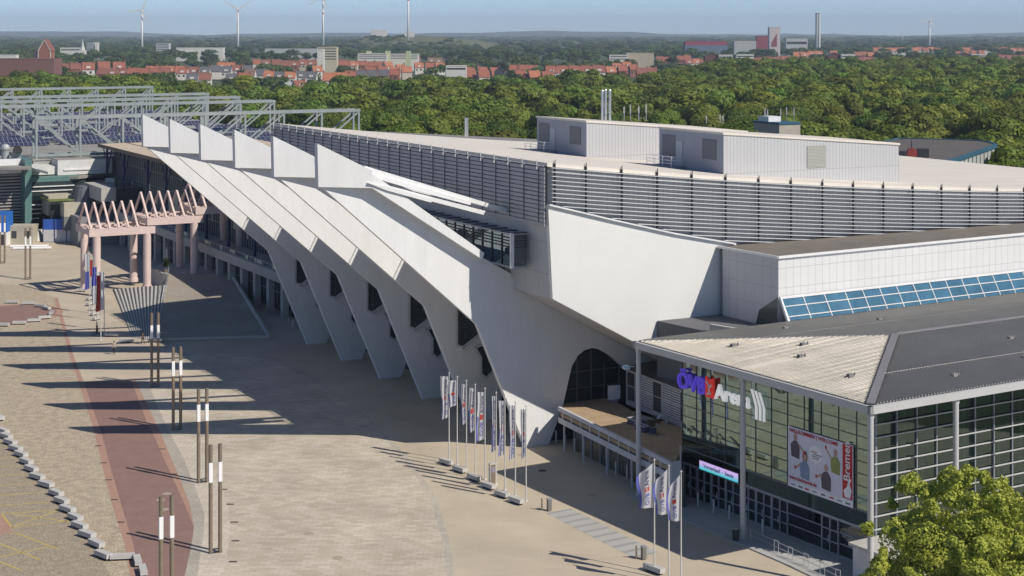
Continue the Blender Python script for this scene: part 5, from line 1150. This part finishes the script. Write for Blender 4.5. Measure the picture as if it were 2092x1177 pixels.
tlab=['deep green rounded tree standing in the wood behind the arena','olive brown green tree standing in the wood behind the arena','mid green tree with a lumpy crown standing in the wood behind the arena','pale yellow green tree standing in the wood behind the arena']
protos=[]
for v in range(4):
    for s in range(3):
        me=quad_mesh('crown',unit_cloud(6500,.085,40+v*3+s,6+s*3),lm[v])
        b=MB(); b.cyl((0,0,-2.2),(0,0,.2),.05,.03,6); tm=b.build('trunk',barkm); td=tm.data; bpy.data.objects.remove(tm)
        protos.append((me,td,v))
for i,(y,x,h,px) in enumerate(ind):
    v=[0,1,2,0,2,1,2,0,1,3][rng.integers(0,10)]; me,td,_=protos[v*3+rng.integers(0,3)]
    Rr=rng.uniform(6.0,10.2); r=thing('broadleaf_tree',tlab[v],'tree',(x,y,0),rng.uniform(0,6.28),['deep green trees in the wood','olive trees in the wood','mid green trees in the wood','yellow green trees in the wood'][v])
    o=bpy.data.objects.new('crown',me); C.objects.link(o); o.parent=r; o.location=(0,0,h-Rr*.95); o.scale=(Rr,Rr,Rr*1.0)
    o=bpy.data.objects.new('trunk',td); C.objects.link(o); o.parent=r; o.location=(0,0,h-Rr*.95); o.scale=(Rr,Rr,(h-Rr*.95)/2.2)
def stuff_forest(name,items,nq,size,m,label,nvar=5):
    tm=[unit_cloud(nq,size,200+k,8) for k in range(nvar)]; out=[];tint=[]
    for (y,x,h,rx,rz) in items:
        k=rng.integers(0,nvar); a=rng.uniform(0,6.28); V=tm[k]; c,s=math.cos(a),math.sin(a)
        out.append(np.stack([(V[:,0]*c-V[:,1]*s)*rx+x,(V[:,0]*s+V[:,1]*c)*rx+y,V[:,2]*rz+h-rz*.9],1))
        g=rng.uniform(.62,1.45); w_=rng.uniform(-.24,.16); tint.append(np.tile([g*(1+w_),g,g*(1-.3*w_),1],(len(V),1)))
    V=np.concatenate(out); T=np.concatenate(tint).astype(np.float32); me=quad_mesh(name,V,m)
    ca=me.color_attributes.new('tint','FLOAT_COLOR','POINT'); ca.data.foreach_set('color',T.ravel())
    o=bpy.data.objects.new(name,me); C.objects.link(o); tag(o,label,'wood',kind='stuff'); return o
fm=leaf_mat('wood_leaves',(.18,.225,.034),(.11,.145,.022),attr=True,scale=.5)
stuff_forest('far_wood',[(y,x,h,rng.uniform(6.2,10),rng.uniform(6,8.6)) for y,x,h,px in rest],950,.145,fm,'the rest of the wood beyond the nearer trees')
# ================================================================ houses
rm=[mat('roof_orange',(.37,.14,.075),.85,vs=.35,var=.22),mat('roof_red',(.27,.095,.06),.85,vs=.35,var=.22),mat('roof_dark_red',(.22,.085,.06),.85,vs=.35,var=.2),mat('roof_slate',(.10,.10,.11),.7,vs=.35,var=.2),mat('roof_brown',(.19,.12,.09),.85,vs=.35,var=.2)]
rnames=['orange','red','dark red','slate grey','brown']
wm=[mat('house_white',(.62,.60,.55),.8),mat('house_cream',(.50,.45,.36),.8),mat('house_brick',(.26,.12,.08),.85)]
wnames=['white','cream','brick']
HP={}
def house_proto(rc,wc,Wd_=8.5,D=10.5,e=7.0,rd=11.8):
    k=(rc,wc)
    if k in HP: return HP[k]
    r=thing('town_house','','house'); b=MB(); b.box(-Wd_/2,Wd_/2,-D/2,D/2,0,e); b.prism([(-Wd_/2,-D/2,e),(-Wd_/2,D/2,e),(-Wd_/2,0,rd-.2)],(Wd_,0,0)); b.build('wall',wm[wc],r)
    b=MB(); o_=.35
    for s in (-1,1): b._add([(-Wd_/2-.2,s*(D/2+o_),e-.3),(Wd_/2+.2,s*(D/2+o_),e-.3),(Wd_/2+.2,0,rd),(-Wd_/2-.2,0,rd),(-Wd_/2-.2,s*(D/2+o_),e-.05),(Wd_/2+.2,s*(D/2+o_),e-.05),(Wd_/2+.2,0,rd+.25),(-Wd_/2-.2,0,rd+.25)],[(4,5,6,7),(0,3,2,1),(0,1,5,4),(1,2,6,5),(3,0,4,7)])
    rf=b.build('roof',rm[rc],r)
    b=MB(); b.box(Wd_/2-.8,Wd_/2+.1,-.9,.5,rd-1.2,rd+1.5); b.build('chimney',wm[2],rf)
    if wc!=2 or rc%2==0:
        b=MB(); b.box(-1.6,1.4,-D/2+.6,-1.2,e+.2,e+2.2); b.build('dormer',wm[0],rf)
    b=MB(); b.box(-3.2,-1.9,-D/2-.05,-D/2+.02,3.9,5.6); b.box(.3,1.6,-D/2-.05,-D/2+.02,3.9,5.6) if False else None; b.build('window',glassd,r)
    b=MB(); b.box(.6,2.2,-D/2-.05,-D/2+.02,3.9,5.6); b.build('window',glassd,r)
    r.location=(0,-300,-80); HP[k]=get_tree(r); return HP[k]
used={}
nh=[0]
def house(px,ytop,rc,wc,rz,sc=1.0,where=''):
    zr_=11.8*sc; d=(CAMZ-zr_)*F/(ytop-HY); t=house_proto(rc,wc); k=(rc,wc)
    if k not in used: o=t[0]; used[k]=o
    else: o=dup(t[0],(0,0,0),tree=t)
    o.location=WD(px,d,0); o.rotation_euler=(0,0,rz); o.scale=(sc,sc,sc)
    tag(o,'%s walled house with %s pitched roof %s'%(wnames[wc],rnames[rc],where),'house','%s roofed %s houses %s'%(rnames[rc],wnames[wc],where)); nh[0]+=1
    return (px,d,8.5*sc*F/d)
Hs=[]
def row(x0,x1,y0,y1,rcs,wcs,sc=1,rz=0,skip=.06,where='in the town beyond the wood'):
    x=x0
    while x<x1:
        f=(x-x0)/max(1,(x1-x0)); yt=y0+(y1-y0)*f+rng.uniform(-1.1,1.1); d=(CAMZ-11.8*sc)*F/(yt-HY); wpx=8.6*sc*F/d*abs(math.cos(rz)) + 10.5*sc*F/d*abs(math.sin(rz))*.9
        if rng.random()>skip: Hs.append(house(x+wpx/2,yt,int(rng.choice(rcs)),int(rng.choice(wcs)),rz+rng.uniform(-.05,.05)+ (math.pi if rng.random()<.5 else 0),sc,where))
        x+=wpx
lw='at the left beyond the plane trees'
row(118,175,129,131,[2],[2],1.1,.15,where=lw); row(165,240,127,126,[2,1],[0,2],1.25,.3,where=lw); row(200,330,139,139,[2,1],[0,2],1,0,where=lw); row(300,372,135,136,[0],[0,2],1,0,where=lw); row(362,500,137,134,[2,3,4,1],[0],1,.1,where=lw)
row(380,500,150,150,[1,2,3],[0,2],1,.1,where=lw); row(445,470,128,128,[0],[2],1,0,where=lw); row(500,560,143,142,[4,3],[0],1,0,where=lw)
cw='amid the town'
row(515,580,122,123,[1,2],[0,1],1,.2,where=cw); row(560,700,124,122,[1,1,2],[2,1],1,0,where=cw); row(540,640,146,147,[0,1,3],[0,1],.95,0,where=cw); row(610,690,134,138,[0,0,1],[0,1],1,.3,where=cw); row(660,705,149,149,[0],[0],1.1,0,where=cw)
row(680,780,124,126,[1,0],[1,2],1,0,where=cw); row(705,800,145,140,[1,3,3],[0,2],1,0,where=cw); row(745,830,137,136,[0,1],[1],1,.2,where=cw); row(780,815,127,133,[0],[1,0],1,.5,where=cw); row(845,905,128,129,[0,1],[0],1,.2,where=cw); row(800,900,117,118,[4,3],[2],1,0,where=cw)
row(560,600,163,166,[2,3],[0],.9,.5,where='in the gap of the wood'); 
row(920,1010,145,142,[0,1],[1,2],1,.2,where=cw); row(945,1000,138,138,[1],[1],1,.3,where=cw); row(1040,1090,133,133,[1],[2],1,0,where=cw); row(1050,1105,145,146,[0,1],[2],1,.2,where=cw); row(1115,1215,134,134,[2,1],[0],1.15,0,where=cw)
rw='at the right beyond the wood'
row(1235,1290,136,131,[1,0],[2],1,.2,where=rw); row(1250,1282,129,126,[0],[2],1,.1,where=rw); row(1300,1340,138,138,[2],[2],1,0,where=rw); row(1340,1400,116,114,[2,1],[2],1,0,where=rw); row(1400,1440,121,121,[0,1],[0],1,0,where=rw)
row(1505,1640,119,118,[2,1],[0,2],1,0,where=rw); row(1620,1700,106,105,[0],[0,1],1.2,0,where=rw); row(1560,1620,116,116,[2,1],[2],1,0,where=rw); row(1745,1780,106,106,[0,1],[2],1.1,0,where=rw); row(1750,1790,118,118,[2],[2],1,0,where=rw)
for x0 in (1783,1828,1873,1945,1995): row(x0,x0+ (38 if x0<1900 else 46),97,97,[0,0,1],[0],1.2,0,0,where=rw)
row(1950,2010,104,104,[1],[0],1.1,.2,where=rw); row(2040,2100,97,98,[0,1],[0],1.2,0,where=rw); row(2040,2100,113,112,[2],[2],1.1,0,where=rw); row(1900,1945,120,120,[2],[2],1,0,where=rw)
# larger buildings
def block(name,label,px0,px1,ytop,ybot,d,m,dep=12,win=None,rows=3,roofm=None,gable=0,rz=0,cat='building'):
    z1=CAMZ-(ytop-HY)*d/F; X0=(px0-PX)*d/F; X1=(px1-PX)*d/F; w=X1-X0
    r=thing(name,label,cat,((X0+X1)/2,d,0),rz); b=MB(); b.box(-w/2,w/2,0,dep,0,z1-gable); 
    if gable: b.prism([(-w/2,0,z1-gable),(w/2,0,z1-gable),(0,0,z1-.3)],(0,dep,0))
    b.build('wall',m,r)
    b=MB()
    if gable:
        for s in (-1,1): b._add([(s*(w/2+.5),-.4,z1-gable-.3),(0,-.4,z1),(0,dep+.4,z1),(s*(w/2+.5),dep+.4,z1-gable-.3),(s*(w/2+.5),-.4,z1-gable),(0,-.4,z1+.35),(0,dep+.4,z1+.35),(s*(w/2+.5),dep+.4,z1-gable)],[(4,5,6,7),(3,2,1,0),(0,1,5,4),(2,3,7,6),(3,0,4,7)])
    else: b.box(-w/2-.15,w/2+.15,-.15,dep+.15,z1,z1+.4)
    b.build('roof',roofm or m,r)
    if win:
        z0=CAMZ-(ybot-HY)*d/F; h=(z1-gable-z0)/rows
        for k in range(rows):
            b=MB(); zc=z1-gable-h*(k+.55); b.box(-w*.46,w*.46,-.12,-.02,zc-h*.16,zc+h*.16); b.build('window_band',win,r)
    return r,w,z1
brick=mat('tower_brick',(.30,.12,.08),.85,vs=.4,var=.1); white_h=wm[0]
r,w,z1=block('brick_tower','gabled red brick tower block with pale edge strips rising from a long brown roof',78,103,81,122,1300,brick,12,None,3,rm[2],9)
b=MB()
for s in (-1,1): b.box(s*w/2-.25,s*w/2+.25,-.2,.05,0,z1-9); b.bar((s*w/2,-.2,z1-9),(0,-.2,z1),.3,.6)
b.box(-w/2,w/2,-.2,.05,z1-17,z1-16.4); b.build('pale_strip',white_metal,r)
b=MB(); b.box(-w/2-4,-w/2,.5,12,0,z1-9); b.build('shaded_annex',mat('brick_shaded',(.08,.06,.07),.85),r)  # brick colour darkened to stand for the tower's shaded side
block('long_brown_hall','long plain hall with a huge brown red roof at the left edge',-60,110,121,150,1100,mat('brown_sheet',(.20,.10,.085),.8,var=.05),20,None,3,mat('brown_sheet',(.2,.1,.085)))
block('white_box_building','small white buildings left of the brick tower',-10,32,113,122,1500,white_h,10,None)
block('high_rise','pale beige high rise slab with dark balconies rising over red roofs',648,688,97,123,1650,mat('beige_slab',(.50,.46,.34),.8),14,glassd,5)
block('high_rise_wing','white windowless stair wing in front of the beige high rise',648,661,101,125,1600,white_h,10,None)
block('apartment_slab','long white apartment slab with pale green roof cabins, left part',731,792,110,121,1700,white_h,12,mat('window_dark',(.06,.07,.08),.3),3)
block('apartment_slab','long white apartment slab with pale green roof cabins, right part',792,855,111,121,1720,white_h,12,mat('window_dark',(.06,.07,.08)),3)
for x,l in ((748,'left'),(787,'middle'),(829,'right')): block('roof_cabin','small pale green cabin on the white apartment slab, '+l+' one',x,x+10,105,111,1703,mat('pale_green',(.45,.48,.30),.8),6,None,cat='roof cabin')
block('white_low_hall','white flat modern building just beyond the middle of the wood',911,953,135,145,1240,white_h,10,glassd,1)
block('dark_pitched_house','dark slate house beside the orange roofs in the middle',1010,1030,136,150,1180,mat('dark_wall',(.06,.06,.07),.8),10,None,2,rm[3],4)
block('long_white_shed','long white shed roof in the trees at the left',360,456,98,103,2300,white_h,14,None)
block('long_grey_shed','long grey shed roof between trees left of the high rise',541,650,100,107,2300,mat('shed_grey',(.42,.43,.42),.8),14,None)
block('office_cube','pale office cube standing in the distant trees',319,345,89,103,2300,mat('pale_grey',(.45,.44,.44),.8),14,glassd,3)
block('grey_silos','pair of grey ribbed office towers in the distant trees',177,190,87,103,2500,panel_mat('silo_stripes',(.40,.42,.44),(0,2),3,60,1.0,mcol=(.15,.17,.2)),12,None)
block('grey_silo','single slim grey tower right of the ribbed towers',194,200,87,99,2500,white_h,8,None)
block('white_factory','low white factory left of the white church spire',123,165,98,105,2200,white_h,14,glassd,1)
r=thing('church_spire','small white church tower with a pointed spire in the distant trees','church',WD(167,2100)); b=MB(); b.box(-4,4,0,8,0,18); b.cyl((0,4,18),(0,4,22),3,2.6,8); b.build('tower',white_h,r); b=MB(); b.cyl((0,4,22),(0,4,33),2.4,.1,8); b.build('spire',mat('spire_grey',(.4,.45,.42),.6),r)
block('sports_hall','white hall with a beige vaulted roof right of the middle',1280,1336,109,122,1700,mat('beige_hall',(.42,.37,.28),.8),14,None,1,mat('beige_hall',(.42,.37,.28)))
block('white_hangar','white stepped building beside the beige vaulted hall',1245,1282,113,123,1690,white_h,10,glassd,2)
for x,w_,yt,l in ((1440,29,109,'brown brick block with white balcony front, left of three'),(1692,27,108,'brown brick block with white balcony front, middle of three'),(1958,27,108,'brown brick block with white balcony front, right of three')):
    block('brick_block',l,x,x+w_,yt,134 if x<1900 else 118,1500,mat('brown_brick',(.13,.06,.05),.85),12,None,2,rm[3],2.5,cat='apartment block')
    block('balcony_front','white balcony front joined to the '+['left','middle','right'][[1440,1692,1958].index(x)]+' brown brick block',x+w_,x+w_+28,yt+4,132 if x<1900 else 118,1495,white_h,10,mat('window_dark',(.06,.07,.08)),3,cat='apartment block')
red_f=mat('factory_red',(.26,.05,.07),.7,var=.1); blue_f=mat('factory_blue',(.13,.16,.22),.7)
block('red_roof_factory','long blue factory with a crimson roof strip at the right',1400,1487,92,101,2400,blue_f,20,None,1,red_f)
block('red_fascia','crimson upper storey of the long blue factory',1400,1485,85,92,2405,red_f,20,None)
r,w,z1=block('silo_tower','tall pale tower with a crimson slanted panel beside the factory',1572,1594,56,104,2400,mat('tower_pale',(.52,.46,.46),.7),16,None)
b=MB(); b.prism([(-w*.30,-.4,20),(w*.2,-.4,20),(w*.2,-.4,z1-9),(-w*.3,-.4,z1-22)],(0,.3,0)); b.build('crimson_panel',red_f,r)
block('crimson_hall','crimson hall left of the pale silo tower',1546,1572,74,96,2450,red_f,14,None)
block('grey_works','low grey works left of the crimson hall',1500,1545,84,98,2450,mat('shed_grey',(.42,.43,.42)),14,None)
block('grey_plant','grey process plant between the silo tower and the twin chimney',1606,1650,79,95,2600,mat('pale_grey',(.45,.44,.44)),14,glassd,1)
block('hill_hut','long white building on the grassy landfill hill',758,790,62,70,3580,white_h,14,None)
block('hill_base_hut','small white base building under the turbine on the hill',826,846,65,69,3560,white_h,8,None)
block('white_terrace','white low terrace between brown blocks at the right',1505,1540,112,118,1600,white_h,10,glassd,1)
r=thing('twin_chimney','tall pair of white and grey chimneys at the right horizon','chimney',WD(1671,2700)); hh=CAMZ+(HY-28)*2700/F
b=MB(); b.cyl((-2.4,0,0),(-2.4,0,hh),2.0,1.8,12); b.build('flue',mat('flue_grey',(.28,.31,.34),.6),r); b=MB(); b.cyl((2.2,0,0),(2.2,0,hh),2.0,1.8,12); b.build('flue',white_h,r); b=MB(); b.cyl((-2.4,0,hh),(-2.4,0,hh+1),1.9,n=12); b.cyl((2.2,0,hh),(2.2,0,hh+1),1.9,n=12); b.build('rim',dark_metal,r)
# wind turbines
tw=mat('turbine_white',(.70,.70,.70),.5,var=.02)
def turbine(px,hy,d,br,angs,label,band=False):
    hz=CAMZ+(HY-hy)*d/F; r=thing('wind_turbine',label,'wind turbine',WD(px,d),0,'wind turbines on the horizon')
    b=MB(); b.cyl((0,0,0),(0,0,hz),2.5,1.5,14); t=b.build('tower',tw,r,smooth=True)
    if band: b=MB(); b.cyl((0,0,hz-34),(0,0,hz-31),1.95,1.9,14); b.build('red_band',mat('band_red',(.5,.05,.04),.6),t)
    b=MB(); b.box(-1.8,1.8,-3.5,6,hz-1.8,hz+1.8); b.build('nacelle',tw,r); b=MB(); b.ball((0,-4.3,hz),2.0); b.build('hub',tw,r)
    for a in angs:
        a=R(a); u=Vector((math.sin(a),0,math.cos(a))); s=Vector((math.cos(a),0,-math.sin(a))); p=Vector((0,-4.6,hz)); b=MB()
        b.prism([p-s*1.2+u*1.2,p+s*1.4+u*1.2,p+s*2.6+u*br*.2,p+s*.6+u*br,p-s*.4+u*br,p-s*.9+u*br*.2],(0,-.5,0)); b.build('blade',tw,r)
turbine(290,22,3000,25,(25,-93,145),'leftmost white wind turbine, with one blade pointing left')
turbine(486,20,3000,33,(-58,58,178),'second white wind turbine from the left, with blades in a wide V')
turbine(660,-6,3200,33,(0,120+35,240),'third white wind turbine, cut by the top of the picture',True)
turbine(834,-30,3500,36,(155,275,35),'tallest white wind turbine standing on the landfill hill',True)
turbine(1899,43,3600,19,(15,-95,135),'small distant white wind turbine at the right')
r=thing('small_turbine','faint slanting mast of a far turbine near the right horizon','wind turbine',WD(1844,6000)); b=MB(); b.cyl((0,0,0),(0,0,52),1.6,1,8); b.build('tower',tw,r); b=MB(); b.bar((0,-2,52),(20,-2,70),2,.6); b.bar((0,-2,52),(-10,-2,30),2,.6); b.build('blade',tw,r)
# landfill hill
b=MB(); nxh,nyh=40,16; hx0,hx1=(640-PX)*3600/F,(1210-PX)*3600/F; vs=[];fs=[]
prof=lambda px: interp(px,[640,690,730,760,850,900,960,1000,1060,1210],[0,9,22,31,32,27,22,16,10,0])
for j in range(nyh+1):
    for i in range(nxh+1):
        px=640+(1210-640)*i/nxh; y=3300+j*45; k=math.sin(math.pi*min(1,j/10))if j<5 else 1; k=min(1,j/6)
        vs.append(((px-PX)*3600/F,y,-1+(prof(px)*k+1+1.2*math.sin(i*1.7+j)*(k>0))*(1 if j<nyh else 0)))
for j in range(nyh):
    for i in range(nxh): a=j*(nxh+1)+i; fs.append((a,a+1,a+nxh+2,a+nxh+1))
b._add(vs,fs); o=b.build('hill',mat('hill_grass',(.15,.14,.06),.95,vs=.006,col2=(.045,.07,.022)),smooth=True); tag(o,kind='structure')
# trees between the houses and beyond
def frontclear(px,d,h):
    for (hp,hd,hw) in Hs:
        if hd-110<d<hd+4 and abs(px-hp)<hw*.5+7*F/d and rng.random()<.86: return False
        if d<hd and abs(px-hp)<hw*.5+5*F/d and HY+(CAMZ-h)*F/d<HY+(CAMZ-11)*F/hd+1.0 and rng.random()<.72: return False
    return True
items=[]
tries=0
while len(items)<2500 and tries<26000:
    tries+=1
    px=rng.uniform(-60,2150); d=dfar(px)+20+ (rng.random()**1.4)*(4300-dfar(px)); h=rng.uniform(10,16.5) if d<1900 else rng.uniform(13,20)
    if d<2700 and not frontclear(px,d,h): continue
    if any(abs(px-a)<b_ and d<c for a,b_,c in ((90,20,1300),(668,24,1600),(792,66,1690),(1308,60,1650),(1583,13,2000),(1444,44,1900),(1468,34,1480),(1720,30,1480),(1985,30,1480),(932,24,1230),(30,90,1090),(408,50,1800),(1020,14,1170))): continue
    items.append((d,(px-PX)*d/F,h,rng.uniform(6,10)*(1 if d<2200 else 1.5),rng.uniform(5,7.5)))
tm_=leaf_mat('town_leaves',(.10,.135,.033),(.06,.085,.024),attr=True,scale=.4)
stuff_forest('town_trees',items,420,.22,tm_,'trees scattered between and beyond the houses of the town')
items=[]
for _ in range(1500):
    d=4200+rng.random()*6300; px=rng.uniform(-120,2210)
    if math.sin(px*.011+d*.0021)+math.sin(px*.031-d*.004)*.6<-.35 and d>5200: continue
    items.append((d,(px-PX)*d/F,rng.uniform(13,22)+terr(0,5000)*0,rng.uniform(25,60),rng.uniform(10,14)))
stuff_forest('distant_woods',items,150,.5,tm_,'dark belts of distant woodland below the horizon')
items=[]
for _ in range(150):
    px=rng.uniform(650,990); y=rng.uniform(3310,3620)
    if px>835 and rng.random()<.65: continue
    items.append((y,(px-PX)*3600/F,prof(px)*min(1,(y-3300)/270)+rng.uniform(3,8),rng.uniform(9,15),rng.uniform(5,8)))
stuff_forest('hill_trees',items,150,.5,tm_,'bushes and trees covering the landfill hill')
# haze
b=MB(); b.box(-9500,9500,-450,15200,-3,0.0+175)
hz=b.build('haze',bpy.data.materials.new('haze_air')); tag(hz,'thin blue summer haze','haze',kind='stuff')
hm=hz.data.materials[0]; hm.use_nodes=True; n=hm.node_tree; n.nodes.remove(n.nodes['Principled BSDF']); pvn=n.nodes.new('ShaderNodeVolumePrincipled')
pvn.inputs['Color'].default_value=(.66,.80,1,1); pvn.inputs['Density'].default_value=8.5e-5; pvn.inputs['Anisotropy'].default_value=0; n.links.new(pvn.outputs[0],n.nodes['Material Output'].inputs['Volume'])
for k,t in HP.items():
    if k not in used:
        for c in [x for x in bpy.data.objects if x.parent==t[0]]:
            for q in [y for y in bpy.data.objects if y.parent==c]: bpy.data.objects.remove(q)
            bpy.data.objects.remove(c)
        bpy.data.objects.remove(t[0])
